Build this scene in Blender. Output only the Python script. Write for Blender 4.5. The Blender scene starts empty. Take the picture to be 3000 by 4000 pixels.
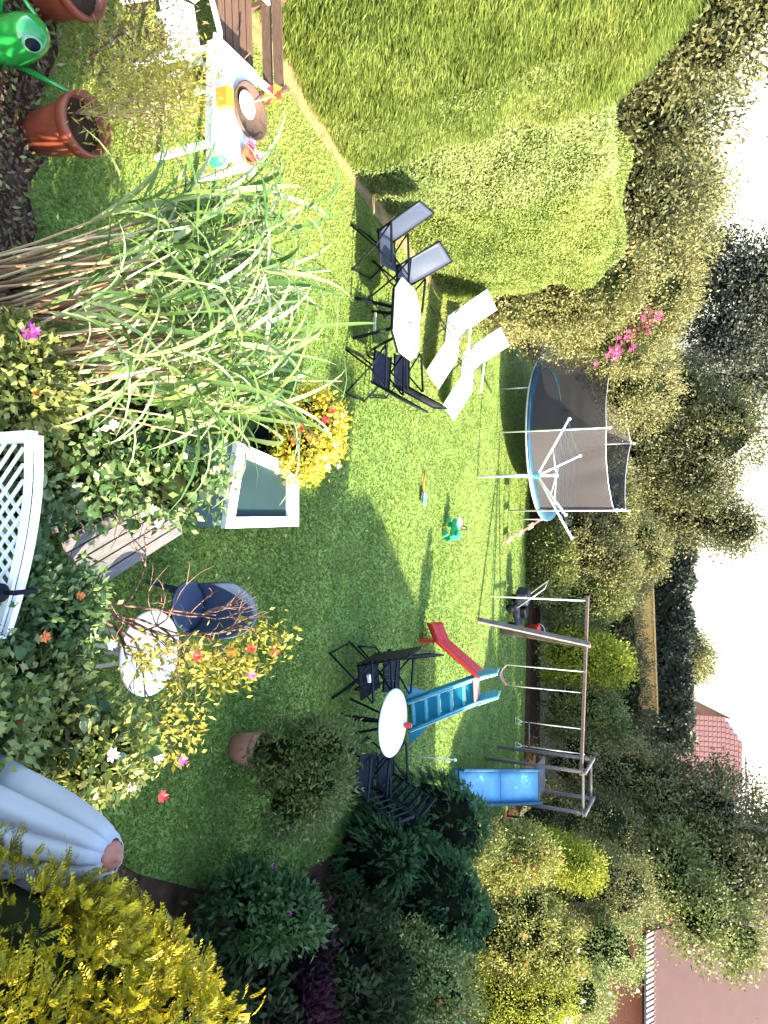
import bpy, math, random
import numpy as np
from mathutils import Vector, Matrix
PI = math.pi
SC = bpy.context.scene
COL = SC.collection
RNG = np.random.default_rng(11)
random.seed(5)

# ---------------------------------------------------------------- camera
cam = bpy.data.cameras.new('camera'); cam_o = bpy.data.objects.new('camera', cam); COL.objects.link(cam_o)
cam.sensor_fit = 'VERTICAL'; cam.sensor_height = 36; cam.lens = 27; cam.clip_start = 0.05; cam.clip_end = 3000
PITCH = math.radians(25)
s_, c_ = math.sin(PITCH), math.cos(PITCH)
# the phone was held on its side: picture-right is world-up, picture-down is world-right
cam_o.matrix_world = Matrix(((0, -1, 0, 0), (s_, 0, -c_, 0), (c_, 0, s_, 5.0), (0, 0, 0, 1)))
SC.camera = cam_o

# ---------------------------------------------------------------- light
SUN_EL = math.radians(30)
w = bpy.data.worlds.new('World'); SC.world = w; w.use_nodes = True
wn = w.node_tree.nodes; wl = w.node_tree.links
bg = wn['Background']; sky = wn.new('ShaderNodeTexSky'); sky.sky_type = 'NISHITA'; sky.sun_disc = False
sky.sun_elevation = SUN_EL; sky.sun_rotation = math.radians(100); sky.air_density = 1.0; sky.dust_density = 1.2; sky.ozone_density = 1.0
wl.new(sky.outputs[0], bg.inputs[0]); bg.inputs[1].default_value = 0.15
sl = bpy.data.lights.new('sun', 'SUN'); sl.energy = 4.1; sl.angle = math.radians(0.6); sl.color = (1, 0.88, 0.66)
so = bpy.data.objects.new('sun', sl); COL.objects.link(so)
sd = Vector((-math.cos(SUN_EL) * math.cos(math.radians(10)), math.cos(SUN_EL) * math.sin(math.radians(10)), -math.sin(SUN_EL)))
so.rotation_euler = sd.to_track_quat('-Z', 'Y').to_euler()
SC.view_settings.view_transform = 'Standard'; SC.view_settings.look = 'None'
SC.view_settings.exposure = 2.92; SC.view_settings.gamma = 1.0
SC.view_settings.use_curve_mapping = False

# ---------------------------------------------------------------- materials
def _mat(name):
    m = bpy.data.materials.new(name); m.use_nodes = True
    return m, m.node_tree.nodes, m.node_tree.links, m.node_tree.nodes['Principled BSDF']
def mat(name, col, rough=0.6, var=0.25, scale=8.0, bump=0.0, metal=0.0, coat=0.0, spec=0.5, stretch=None):
    m, n, l, b = _mat(name)
    tc = n.new('ShaderNodeTexCoord'); no = n.new('ShaderNodeTexNoise'); no.inputs['Scale'].default_value = scale; no.inputs['Detail'].default_value = 6
    src = tc.outputs['Object']
    if stretch:
        mp = n.new('ShaderNodeMapping'); mp.inputs['Scale'].default_value = stretch; l.new(src, mp.inputs[0]); src = mp.outputs[0]
    l.new(src, no.inputs['Vector'])
    r = n.new('ShaderNodeValToRGB'); r.color_ramp.elements[0].position = 0.3; r.color_ramp.elements[1].position = 0.7
    d = [max(0, c * (1 - var)) for c in col]; u = [min(1, c * (1 + var)) for c in col]
    r.color_ramp.elements[0].color = (*d, 1); r.color_ramp.elements[1].color = (*u, 1)
    l.new(no.outputs[0], r.inputs[0]); l.new(r.outputs[0], b.inputs['Base Color'])
    b.inputs['Roughness'].default_value = rough; b.inputs['Metallic'].default_value = metal
    b.inputs['Specular IOR Level'].default_value = spec; b.inputs['Coat Weight'].default_value = coat
    if bump:
        bp = n.new('ShaderNodeBump'); bp.inputs['Strength'].default_value = bump; bp.inputs['Distance'].default_value = 0.02
        l.new(no.outputs[0], bp.inputs['Height']); l.new(bp.outputs[0], b.inputs['Normal'])
    return m
def leaf_mat(name, c0, c1, c2, trans=0.35, rough=0.5, p=(0.1, 0.5, 0.9), spec=0.25):
    m, n, l, b = _mat(name)
    a = n.new('ShaderNodeAttribute'); a.attribute_name = 'rnd'
    r = n.new('ShaderNodeValToRGB'); e = r.color_ramp.elements
    e[0].position = p[0]; e[0].color = (*c0, 1); e[1].position = p[2]; e[1].color = (*c2, 1)
    k = e.new(p[1]); k.color = (*c1, 1)
    l.new(a.outputs['Fac'], r.inputs[0]); l.new(r.outputs[0], b.inputs['Base Color'])
    b.inputs['Roughness'].default_value = rough; b.inputs['Specular IOR Level'].default_value = spec
    t = n.new('ShaderNodeBsdfTranslucent'); l.new(r.outputs[0], t.inputs[0])
    mx = n.new('ShaderNodeMixShader'); mx.inputs[0].default_value = trans
    l.new(b.outputs[0], mx.inputs[1]); l.new(t.outputs[0], mx.inputs[2])
    l.new(mx.outputs[0], n['Material Output'].inputs[0])
    return m
def net_mat(name, col, opacity):
    m, n, l, b = _mat(name)
    b.inputs['Base Color'].default_value = (*col, 1); b.inputs['Roughness'].default_value = 0.8
    t = n.new('ShaderNodeBsdfTransparent'); mx = n.new('ShaderNodeMixShader'); mx.inputs[0].default_value = opacity
    l.new(t.outputs[0], mx.inputs[1]); l.new(b.outputs[0], mx.inputs[2]); l.new(mx.outputs[0], n['Material Output'].inputs[0])
    return m
M = {}
M['soil'] = mat('soil', (0.045, 0.027, 0.016), 1.0, 0.55, 6, 0.8, spec=0.05)
M['white'] = mat('white plastic', (0.78, 0.78, 0.77), 0.4, 0.04, 5)
M['whitewood'] = mat('white painted wood', (0.74, 0.74, 0.73), 0.55, 0.07, 9, 0.1, stretch=(1, 1, 6))
M['black'] = mat('black frame', (0.005, 0.006, 0.011), 0.6, 0.25, 12, spec=0.12)
M['navy'] = mat('navy sling', (0.010, 0.014, 0.028), 0.6, 0.25, 40, spec=0.25)
M['bluegrey'] = mat('blue grey sling', (0.021, 0.031, 0.055), 0.6, 0.1, 60, 0.1)
M['bluechair'] = mat('slate blue plastic', (0.035, 0.055, 0.10), 0.38, 0.18, 6)
M['terra'] = mat('terracotta', (0.26, 0.075, 0.036), 0.75, 0.25, 7, 0.15)
M['terra2'] = mat('red terracotta', (0.20, 0.042, 0.018), 0.5, 0.3, 7, 0.1)
M['pink'] = mat('pink terracotta', (0.46, 0.21, 0.16), 0.7, 0.12, 8)
M['green_pl'] = mat('green glossy plastic', (0.015, 0.22, 0.035), 0.12, 0.1, 3, coat=0.6)
M['ringgreen'] = mat('pale leaf green plastic', (0.10, 0.30, 0.14), 0.35, 0.08, 4)
M['greytoy'] = mat('pale green plastic', (0.35, 0.52, 0.42), 0.4, 0.08, 4)
M['toygreen'] = mat('toy green', (0.02, 0.32, 0.13), 0.3, 0.1, 5)
M['red'] = mat('red plastic', (0.55, 0.025, 0.025), 0.35, 0.12, 5)
M['yellow'] = mat('yellow plastic', (0.75, 0.42, 0.03), 0.35, 0.1, 5)
M['orange'] = mat('orange plastic', (0.65, 0.20, 0.02), 0.45, 0.1, 5)
M['teal'] = mat('teal plastic', (0.012, 0.165, 0.25), 0.35, 0.12, 4)
M['tealrim'] = mat('pale teal plastic', (0.07, 0.34, 0.46), 0.35, 0.08, 4)
M['skyblue'] = mat('sky blue plastic', (0.11, 0.32, 0.52), 0.5, 0.12, 3)
M['bluepad'] = mat('blue vinyl pad', (0.014, 0.066, 0.110), 0.5, 0.15, 4)
M['steel'] = mat('galvanised steel', (0.62, 0.62, 0.64), 0.35, 0.1, 20, metal=0.6)
M['palesteel'] = mat('pale coated tube', (0.74, 0.72, 0.74), 0.4, 0.06, 15)
M['bark'] = mat('bark', (0.10, 0.065, 0.04), 0.9, 0.4, 14, 0.7, stretch=(1, 1, 0.2))
M['twig'] = mat('brown twig', (0.17, 0.095, 0.06), 0.85, 0.35, 20)
M['cane'] = mat('dry cane', (0.42, 0.27, 0.15), 0.6, 0.45, 5, stretch=(1, 1, 0.3))
M['wood'] = mat('weathered post', (0.12, 0.10, 0.095), 0.8, 0.3, 16, 0.3, stretch=(1, 1, 0.15))
M['redwood'] = mat('reddish post', (0.13, 0.082, 0.066), 0.75, 0.3, 16, 0.3, stretch=(1, 1, 0.15))
M['greywood'] = mat('silvered bench wood', (0.15, 0.135, 0.13), 0.85, 0.22, 10, 0.3, stretch=(1, 7, 7))
M['brownwood'] = mat('brown slats', (0.085, 0.048, 0.032), 0.75, 0.3, 10, 0.2, stretch=(1, 7, 7))
M['fence'] = mat('tan fence timber', (0.50, 0.30, 0.08), 0.75, 0.3, 10, 0.3, stretch=(5, 1, 0.4))
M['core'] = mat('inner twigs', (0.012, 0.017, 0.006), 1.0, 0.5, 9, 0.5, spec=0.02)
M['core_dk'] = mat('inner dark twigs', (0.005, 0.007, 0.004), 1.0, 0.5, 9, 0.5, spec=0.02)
M['brick'] = mat('red brick', (0.28, 0.10, 0.065), 0.85, 0.25, 30, 0.3)
M['tile'] = mat('clay roof tile', (0.105, 0.036, 0.032), 0.75, 0.3, 6, 0.15)
M['tile_smooth'] = mat('plum brown roof', (0.048, 0.017, 0.017), 0.9, 0.12, 3, 0.05)
M['tile_pale'] = mat('pale roof edge', (0.34, 0.29, 0.29), 0.8, 0.15, 8)
M['glass'] = mat('window glass', (0.03, 0.04, 0.05), 0.08, 0.1, 2, spec=0.8)
M['darkglass'] = mat('dark green cover', (0.016, 0.036, 0.036), 0.7, 0.12, 3, spec=0.15)
M['slate'] = mat('slate blue board', (0.13, 0.20, 0.24), 0.6, 0.12, 5)
M['cloth'] = mat('pale parasol cloth', (0.29, 0.30, 0.335), 0.95, 0.05, 4, 0.05)
M['tancap'] = mat('tan cap', (0.26, 0.095, 0.06), 0.65, 0.12, 12)
M['mat_blk'] = mat('jumping mat', (0.03, 0.03, 0.035), 0.8, 0.2, 30)
M['net'] = net_mat('safety net', (0.036, 0.031, 0.034), 0.8)
M['rope'] = mat('rope', (0.55, 0.52, 0.50), 0.8, 0.1, 30)
M['fl_red'] = mat('red petals', (0.62, 0.02, 0.025), 0.5, 0.2, 30)
M['fl_pink'] = mat('pink petals', (0.72, 0.09, 0.32), 0.5, 0.2, 30)
M['fl_pale'] = mat('pale pink petals', (0.82, 0.62, 0.62), 0.5, 0.12, 30)
M['fl_orange'] = mat('orange petals', (0.75, 0.17, 0.03), 0.5, 0.2, 30)
M['fl_magenta'] = mat('magenta petals', (0.60, 0.05, 0.40), 0.5, 0.2, 30)
L = {}
L['hedge'] = leaf_mat('hedge leaves', (0.066, 0.108, 0.020), (0.168, 0.226, 0.044), (0.31, 0.34, 0.095), 0.45)
L['hedge2'] = leaf_mat('privet leaves', (0.085, 0.140, 0.040), (0.210, 0.265, 0.080), (0.37, 0.40, 0.17), 0.45)
L['hedge2y'] = leaf_mat('golden privet leaves', (0.080, 0.132, 0.028), (0.190, 0.245, 0.054), (0.34, 0.37, 0.12), 0.45)
L['olive'] = leaf_mat('olive shrub leaves', (0.065, 0.075, 0.022), (0.165, 0.162, 0.052), (0.31, 0.275, 0.12), 0.35)
L['tree'] = leaf_mat('tree leaves', (0.024, 0.031, 0.012), (0.080, 0.086, 0.028), (0.20, 0.18, 0.068), 0.3)
L['bluetree'] = leaf_mat('dusky tree leaves', (0.014, 0.018, 0.020), (0.040, 0.048, 0.035), (0.12, 0.11, 0.05), 0.2)
L['farhedge'] = leaf_mat('far hedge leaves', (0.016, 0.022, 0.016), (0.036, 0.045, 0.028), (0.085, 0.095, 0.045), 0.2)
L['shrub'] = leaf_mat('mixed shrub leaves', (0.035, 0.055, 0.015), (0.12, 0.145, 0.03), (0.30, 0.29, 0.10), 0.3)
L['sunny'] = leaf_mat('sun-painted shrub leaves', (0.07, 0.095, 0.018), (0.22, 0.235, 0.045), (0.48, 0.43, 0.15), 0.35)  # paler copy of the shrub leaves, sunlight put into the leaf colour
L['lime'] = leaf_mat('lime leaves', (0.09, 0.13, 0.01), (0.24, 0.27, 0.02), (0.45, 0.43, 0.06), 0.35)
L['rose'] = leaf_mat('rose leaves', (0.035, 0.065, 0.018), (0.125, 0.165, 0.035), (0.36, 0.36, 0.13), 0.35, 0.35)
L['climber'] = leaf_mat('climber leaves', (0.030, 0.070, 0.020), (0.080, 0.145, 0.04), (0.24, 0.29, 0.13), 0.3, 0.32)
L['golden'] = leaf_mat('golden conifer scale', (0.075, 0.085, 0.006), (0.30, 0.25, 0.010), (0.70, 0.53, 0.028), 0.3)
L['dkconifer'] = leaf_mat('dark conifer fronds', (0.016, 0.048, 0.018), (0.042, 0.100, 0.036), (0.12, 0.21, 0.060), 0.25, 0.6, spec=0.1)
L['leafbush'] = leaf_mat('fresh green leaves', (0.016, 0.042, 0.010), (0.036, 0.085, 0.019), (0.075, 0.135, 0.035), 0.3)
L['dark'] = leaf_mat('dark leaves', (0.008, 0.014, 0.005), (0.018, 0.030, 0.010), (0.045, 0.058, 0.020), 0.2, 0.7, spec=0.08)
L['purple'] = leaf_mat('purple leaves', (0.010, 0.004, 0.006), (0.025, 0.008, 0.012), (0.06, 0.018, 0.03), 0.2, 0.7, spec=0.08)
L['autumn'] = leaf_mat('autumn leaves', (0.12, 0.13, 0.014), (0.28, 0.25, 0.03), (0.48, 0.41, 0.11), 0.35)
L['yellowfl'] = leaf_mat('yellow blossom and leaf', (0.16, 0.17, 0.02), (0.48, 0.37, 0.025), (0.75, 0.62, 0.12), 0.35)
L['wisp'] = leaf_mat('wispy yellow leaf', (0.16, 0.14, 0.02), (0.36, 0.31, 0.045), (0.60, 0.52, 0.14), 0.35)
L['dry'] = leaf_mat('dry brown leaf', (0.06, 0.035, 0.018), (0.15, 0.09, 0.05), (0.40, 0.30, 0.22), 0.2)
L['reed'] = leaf_mat('reed blade', (0.060, 0.125, 0.030), (0.15, 0.235, 0.055), (0.40, 0.45, 0.22), 0.3, 0.3)
L['grass'] = leaf_mat('grass blade', (0.085, 0.150, 0.024), (0.160, 0.231, 0.040), (0.31, 0.305, 0.08), 0.4, 0.6)
L['bushy'] = leaf_mat('potted bush leaf', (0.035, 0.055, 0.010), (0.085, 0.115, 0.025), (0.17, 0.19, 0.06), 0.3)

# ---------------------------------------------------------------- helpers
def tag(o, label=None, cat=None, group=None, kind=None):
    if label: o['label'] = label
    if cat: o['category'] = cat
    if group: o['group'] = group
    if kind: o['kind'] = kind
    return o
def thing(name, label, cat, loc=(0, 0, 0), rz=0.0, group=None):
    o = bpy.data.objects.new(name, None); COL.objects.link(o); o.empty_display_size = 0.1
    o.location = loc; o.rotation_euler = (0, 0, rz)
    return tag(o, label, cat, group)
def link(name, me, m=None, parent=None):
    if m is not None and len(me.materials) == 0: me.materials.append(m)
    o = bpy.data.objects.new(name, me); COL.objects.link(o); o.parent = parent
    return o
def copy_tree(o, parent=None):
    c = o.copy(); COL.objects.link(c); c.parent = parent
    for ch in list(o.children): copy_tree(ch, c)
    return c
class MB:
    def __init__(s): s.v = []; s.f = []
    def box(s, c, d, R=None):
        b = len(s.v)
        for z in (-1, 1):
            for x, y in ((-1, -1), (1, -1), (1, 1), (-1, 1)):
                p = Vector((x * d[0] / 2, y * d[1] / 2, z * d[2] / 2))
                if R is not None: p = R @ p
                s.v.append((p[0] + c[0], p[1] + c[1], p[2] + c[2]))
        for q in ((0, 3, 2, 1), (4, 5, 6, 7), (0, 1, 5, 4), (1, 2, 6, 5), (2, 3, 7, 6), (3, 0, 4, 7)): s.f.append(tuple(b + i for i in q))
        return s
    def bar(s, p, q, wd, ht=None, up=(0, 0, 1)):
        p = Vector(p); q = Vector(q); d = (q - p); z = d.normalized(); u = Vector(up)
        if abs(z.dot(u)) > 0.97: u = Vector((1, 0, 0))
        x = u.cross(z).normalized(); y = z.cross(x)
        R = Matrix((x, y, z)).transposed()
        return s.box((p + q) / 2, (wd, ht or wd, d.length), R)
    def tube(s, pts, r, n=8):
        pts = [Vector(p) for p in pts]; k = len(pts); rs = r if isinstance(r, (list, tuple)) else [r] * k
        b = len(s.v); prev = None
        for i, p in enumerate(pts):
            t = (pts[min(i + 1, k - 1)] - pts[max(i - 1, 0)]).normalized()
            if prev is None:
                prev = t.orthogonal().normalized()
            x = (prev - t * prev.dot(t)).normalized(); prev = x; y = t.cross(x)
            for j in range(n):
                a = 2 * PI * j / n; s.v.append(tuple(p + (x * math.cos(a) + y * math.sin(a)) * rs[i]))
        for i in range(k - 1):
            for j in range(n):
                a = b + i * n + j; c = b + i * n + (j + 1) % n
                s.f.append((a, c, c + n, a + n))
        s.f.append(tuple(b + j for j in reversed(range(n)))); s.f.append(tuple(b + (k - 1) * n + j for j in range(n)))
        return s
    def lathe(s, prof, n=24, c=(0, 0, 0), close=False):
        b = len(s.v)
        for r, z in prof:
            for j in range(n):
                a = 2 * PI * j / n; s.v.append((c[0] + r * math.cos(a), c[1] + r * math.sin(a), c[2] + z))
        k = len(prof)
        for i in range(k - (0 if close else 1)):
            for j in range(n):
                i2 = (i + 1) % k
                s.f.append((b + i * n + j, b + i * n + (j + 1) % n, b + i2 * n + (j + 1) % n, b + i2 * n + j))
        if not close:
            s.f.append(tuple(b + j for j in reversed(range(n)))); s.f.append(tuple(b + (k - 1) * n + j for j in range(n)))
        return s
    def prism(s, pts, h0, h1):
        b = len(s.v); n = len(pts)
        for z in (h0, h1):
            for p in pts: s.v.append((p[0], p[1], z))
        s.f.append(tuple(b + i for i in reversed(range(n)))); s.f.append(tuple(b + n + i for i in range(n)))
        for i in range(n):
            j = (i + 1) % n; s.f.append((b + i, b + j, b + n + j, b + n + i))
        return s
    def grid(s, fn, nu, nv):
        b = len(s.v)
        for i in range(nu + 1):
            for j in range(nv + 1): s.v.append(tuple(fn(i / nu, j / nv)))
        for i in range(nu):
            for j in range(nv):
                a = b + i * (nv + 1) + j; s.f.append((a, a + 1, a + nv + 2, a + nv + 1))
        return s
    def mesh(s, name, m, smooth=False):
        me = bpy.data.meshes.new(name); me.from_pydata(s.v, [], s.f); me.materials.append(m)
        if smooth: me.polygons.foreach_set('use_smooth', [True] * len(me.polygons))
        me.update(); return me
    def build(s, name, m, parent=None, smooth=False, bevel=0.0, solid=0.0):
        o = link(name, s.mesh(name, m, smooth), None, parent)
        if solid:
            k = o.modifiers.new('solid', 'SOLIDIFY'); k.thickness = solid; k.offset = 0
        if bevel:
            k = o.modifiers.new('bevel', 'BEVEL'); k.width = bevel; k.segments = 2; k.limit_method = 'ANGLE'
        return o
def raw_mesh(name, v, nper, m, rnd=None):
    """v (F*nper,3): F separate polygons of nper corners"""
    F = len(v) // nper
    me = bpy.data.meshes.new(name)
    me.vertices.add(len(v)); me.vertices.foreach_set('co', np.ascontiguousarray(v, dtype=np.float32).ravel())
    me.loops.add(F * nper); me.loops.foreach_set('vertex_index', np.arange(F * nper, dtype=np.int32))
    me.polygons.add(F); me.polygons.foreach_set('loop_start', np.arange(0, F * nper, nper, dtype=np.int32))
    me.polygons.foreach_set('loop_total', np.full(F, nper, dtype=np.int32))
    if rnd is not None:
        a = me.attributes.new('rnd', 'FLOAT', 'FACE'); a.data.foreach_set('value', np.asarray(rnd, dtype=np.float32))
    me.materials.append(m); me.update(calc_edges=True)
    return me
def unit(a): return a / np.maximum(np.linalg.norm(a, axis=-1, keepdims=True), 1e-9)
def leafmesh(name, pos, d, nr, Ln, W, m, parent=None, rnd=None, bend=0.0):
    """rhombic leaves, one quad each, lightly folded"""
    N = len(pos); d = unit(d); s = unit(np.cross(d, nr)); nn = np.cross(s, d)
    Ln = np.broadcast_to(np.asarray(Ln, float), (N,))[:, None]; W = np.broadcast_to(np.asarray(W, float), (N,))[:, None]
    v = np.empty((N, 4, 3))
    v[:, 0] = pos; v[:, 1] = pos + d * Ln * 0.45 + s * W * 0.5 + nn * Ln * bend
    v[:, 2] = pos + d * Ln; v[:, 3] = pos + d * Ln * 0.45 - s * W * 0.5 + nn * Ln * bend
    if rnd is None: rnd = RNG.random(N)
    o = link(name, raw_mesh(name, v.reshape(-1, 3), 4, m, rnd), None, parent)
    if parent is not None: o['kind'] = 'stuff'
    return o
_NK = [(RNG.normal(size=3), RNG.random() * 6.28) for _ in range(14)]
def bumpy(p, sc):
    r = np.zeros(len(p))
    for i, (k, ph) in enumerate(_NK): r += np.sin(p @ (k * sc * (0.7 + 0.15 * i)) + ph) / (1 + 0.25 * i)
    return r / 4.0
def on_blobs(blobs, n, shell=(0.78, 1.05), low=-0.75):
    """clump centres spread over a union of ellipsoids, those inside another ellipsoid dropped"""
    B = np.array(blobs, float); ar = (B[:, 3] * B[:, 4] + B[:, 3] * B[:, 5] + B[:, 4] * B[:, 5]); pr = ar / ar.sum()
    k = RNG.choice(len(B), size=int(n * 1.7), p=pr)
    u = unit(RNG.normal(size=(len(k), 3))); u = u[u[:, 2] > low] if low > -1 else u; k = k[:len(u)]
    sh = RNG.uniform(*shell, size=len(u))[:, None]
    p = B[k, :3] + u * B[k, 3:6] * sh; o = unit(u / B[k, 3:6])
    p = p + o * (bumpy(p, 3.0) * 0.10 * B[k, 3:6].mean(axis=1))[:, None]
    keep = np.ones(len(p), bool)
    for i, b in enumerate(B):
        ins = (((p - b[:3]) / (b[3:6] * 0.72)) ** 2).sum(1) < 1
        keep &= ~(ins & (k != i))
    p, o = p[keep][:n], o[keep][:n]
    return p, o
def sprays(p, o, per, rad, spread=0.8, up=0.15):
    """leaves round clump centres: position, direction, normal, rnd"""
    N = len(p) * per
    P = np.repeat(p, per, 0) + RNG.normal(size=(N, 3)) * rad
    O = np.repeat(o, per, 0)
    d = unit(O + RNG.normal(size=(N, 3)) * spread + np.array([0, 0, up]))
    nr = unit(O + RNG.normal(size=(N, 3)) * 0.45 + np.array([0, 0, 0.3]))
    rc = np.clip(np.repeat(RNG.random(len(p)) * .3 + .35 + .22 * bumpy(p, 1.6), per) + RNG.normal(size=N) * 0.13, 0, 1)
    return P, d, nr, rc
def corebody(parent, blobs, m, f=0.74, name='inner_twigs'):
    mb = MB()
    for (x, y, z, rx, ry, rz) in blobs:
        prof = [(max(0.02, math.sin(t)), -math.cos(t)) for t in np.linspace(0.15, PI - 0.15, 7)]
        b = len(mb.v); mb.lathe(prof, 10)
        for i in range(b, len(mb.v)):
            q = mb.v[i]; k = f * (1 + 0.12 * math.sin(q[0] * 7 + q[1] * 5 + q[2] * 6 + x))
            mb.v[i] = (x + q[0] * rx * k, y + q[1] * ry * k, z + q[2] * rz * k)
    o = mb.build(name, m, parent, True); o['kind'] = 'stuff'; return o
def stems(parent, blobs, m, r=0.03, base=(0, 0, 0), name='stem'):
    for (x, y, z, rx, ry, rz) in blobs:
        b = Vector(base) + Vector((random.uniform(-.08, .08), random.uniform(-.08, .08), 0)); t = Vector((x, y, z))
        mid = b.lerp(t, .5) + Vector((random.uniform(-.1, .1), random.uniform(-.1, .1), .05))
        MB().tube([b, mid, t], [r, r * .75, r * .35], 6).build(name, m, parent, True)
def flower(parent, p, r, m, seed=0, name='flower'):
    rs = np.random.default_rng(seed); mb = MB()
    for ring, (k, rr, tl) in enumerate(((6, 1.0, .5), (5, .7, 1.0), (4, .4, 1.4))):
        for i in range(k):
            a = 2 * PI * i / k + ring * .5 + rs.random() * .3
            c, s = math.cos(a), math.sin(a); h = r * .35 * ring
            b = len(mb.v)
            for (ra, da, z) in ((.05, 0, h), (.75, .42, h + r * .25 * tl), (1.05, 0, h + r * .5 * tl), (.75, -.42, h + r * .25 * tl)):
                aa = a + da; mb.v.append((p[0] + math.cos(aa) * r * rr * ra, p[1] + math.sin(aa) * r * rr * ra, p[2] + z))
            mb.f.append((b, b + 1, b + 2, b + 3))
    return mb.build(name, m, parent, True)
def fronds(p, o, nf, nl, ln, Ll, spread=.5, up=.25, ang=.75):
    """flat feathery sprays: nf axes per centre, nl leaflets along both sides of each"""
    A = len(p) * nf; P0 = np.repeat(p, nf, 0) + RNG.normal(size=(A, 3)) * .02
    ax = unit(np.repeat(o, nf, 0) + RNG.normal(size=(A, 3)) * spread + np.array([0, 0, up])); sd = unit(np.cross(ax, RNG.normal(size=(A, 3)) + np.array([0, 0, .8])))
    la = ln * RNG.uniform(.6, 1.25, A); f = np.tile(np.linspace(.08, 1, nl), A); sg = np.tile(np.where(np.arange(nl) % 2, 1., -1.), A)
    AX = np.repeat(ax, nl, 0); SD = np.repeat(sd, nl, 0); LA = np.repeat(la, nl)
    drp = np.array([0, 0, -.35]) * (f ** 2 * LA)[:, None]
    P = np.repeat(P0, nl, 0) + AX * (f * LA)[:, None] + drp
    d = unit(AX + SD * (sg * ang)[:, None]); nr = np.cross(AX, SD) + RNG.normal(size=P.shape) * .25
    L_ = Ll * (1.15 - .6 * f) * RNG.uniform(.8, 1.2, len(P))
    rc = np.clip(np.repeat(np.repeat(RNG.random(len(p)), nf), nl) * .45 + np.repeat(RNG.random(A), nl) * .2 + f * .3 + RNG.normal(size=len(P)) * .06, 0, 1)
    return P, d, nr, L_, rc
def frond_shrub(name, label, loc, blobs, lm, n, nf, nl, ln, Ll, w_, core, corefill=.86, **k):
    t = thing(name, label, 'conifer', loc); p, o = on_blobs(blobs, n, (.85, 1.04), -.9)
    P, d, nr, L_, rc = fronds(p, o, nf, nl, ln, Ll, **k)
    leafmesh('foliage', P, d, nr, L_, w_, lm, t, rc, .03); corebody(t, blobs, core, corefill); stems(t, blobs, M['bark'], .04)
    return t
def shrub(name, label, cat, loc, blobs, lm, n, per, Ln, W, rad, core=M['core'], stem=True, group=None, spread=0.8, up=0.15, low=-.75, shell=(.78, 1.05), corename='inner_twigs', folname='foliage', corefill=.6, stemr=.03, base=(0, 0, 0)):
    t = thing(name, label, cat, loc, 0, group)
    p, o = on_blobs(blobs, n, shell, low)
    P, d, nr, rc = sprays(p, o, per, rad, spread, up)
    leafmesh(folname, P, d, nr, Ln * RNG.uniform(.7, 1.25, len(P)), W * RNG.uniform(.75, 1.2, len(P)), lm, t, rc, .05)
    if core is not None: corebody(t, blobs, core, corefill, corename)
    if stem: stems(t, blobs, M['bark'], stemr, base)
    t['_p'] = 0; del t['_p']
    return t, p, o
def tree(name, label, loc, h, blobs, lm, n, per, Ln, W, rad, r=.16, group=None, core=M['core_dk']):
    t = thing(name, label, 'tree', loc, 0, group)
    p, o = on_blobs(blobs, int(n * 1.3), (.5, 1.05), -1); Ln *= .66; W *= .62; per = int(per * 1.45)
    P, d, nr, rc = sprays(p, o, per, rad * 1.1, .9, .05)
    leafmesh('crown', P, d, nr, Ln * RNG.uniform(.7, 1.25, len(P)), W * RNG.uniform(.75, 1.2, len(P)), lm, t, rc, .05)
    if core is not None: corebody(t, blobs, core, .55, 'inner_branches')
    mb = MB(); mb.tube([(0, 0, 0), (.06, .03, h * .35), (-.04, .05, h * .65), (.03, 0, h)], [r, r * .8, r * .55, r * .2], 9)
    mb.build('trunk', M['bark'], t, True)
    for (x, y, z, *_r) in blobs:
        z0 = max(.3, min(z - .5, h * .6)); MB().tube([(0, 0, z0), (x * .5, y * .5, (z0 + z) / 2 + .1), (x, y, z)], [r * .5, r * .35, r * .12], 6).build('limb', M['bark'], t, True)
    return t

# ================================================================ SETTING
def sheet(name, pts, z, m):
    me = bpy.data.meshes.new(name); me.from_pydata([(x, y, z) for x, y in pts], [], [tuple(range(len(pts)))]); me.update()
    o = link(name, me, m); o['kind'] = 'structure'; return o
M['land'] = mat('rough ground', (0.06, 0.065, 0.028), 0.95, 0.45, 1.2, 0.5)
M['dryearth'] = mat('dry trodden earth', (0.24, 0.18, 0.085), 1.0, 0.35, 5, 0.5, spec=0.05)
M['lawn'] = mat('lawn', (0.11, 0.175, 0.028), 0.95, 0.30, 2.2, 0.4)
gy = [-60, 41, 60, 120, 400, 1400]; gz = [-.02, -.02, -1.2, -7, -34, -130]
gm = bpy.data.meshes.new('ground'); gm.from_pydata([(x, y_, z_) for y_, z_ in zip(gy, gz) for x in (-900, 900)], [], [(2 * i, 2 * i + 1, 2 * i + 3, 2 * i + 2) for i in range(5)]); gm.update()
link('ground', gm, M['land'])['kind'] = 'structure'   # the plot stands on a rise: the land falls away behind it
lawn_pts = [(-5.9, 4.6), (-5.2, 4.5), (-4.6, 4.62), (-4.2, 4.45), (-3.7, 4.5), (-3.2, 4.3), (-2.8, 4.38), (-2.5, 4.2), (-2.2, 4.3), (-1.7, 4.1), (-1.2, 4.2), (-0.6, 4.0), (0.9, 3.9), (2.2, 4.1), (3.3, 5.4), (4.4, 7.2), (4.6, 9.0), (5.0, 11.3), (6.2, 13.0), (7.0, 15.0), (7.0, 19.0), (1.0, 19.5), (-4.0, 20.0), (-4.2, 16.0), (-4.6, 12.5), (-5.4, 9.0), (-6.0, 7.2)]
sheet('lawn', lawn_pts, 0.004, M['lawn'])
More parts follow.
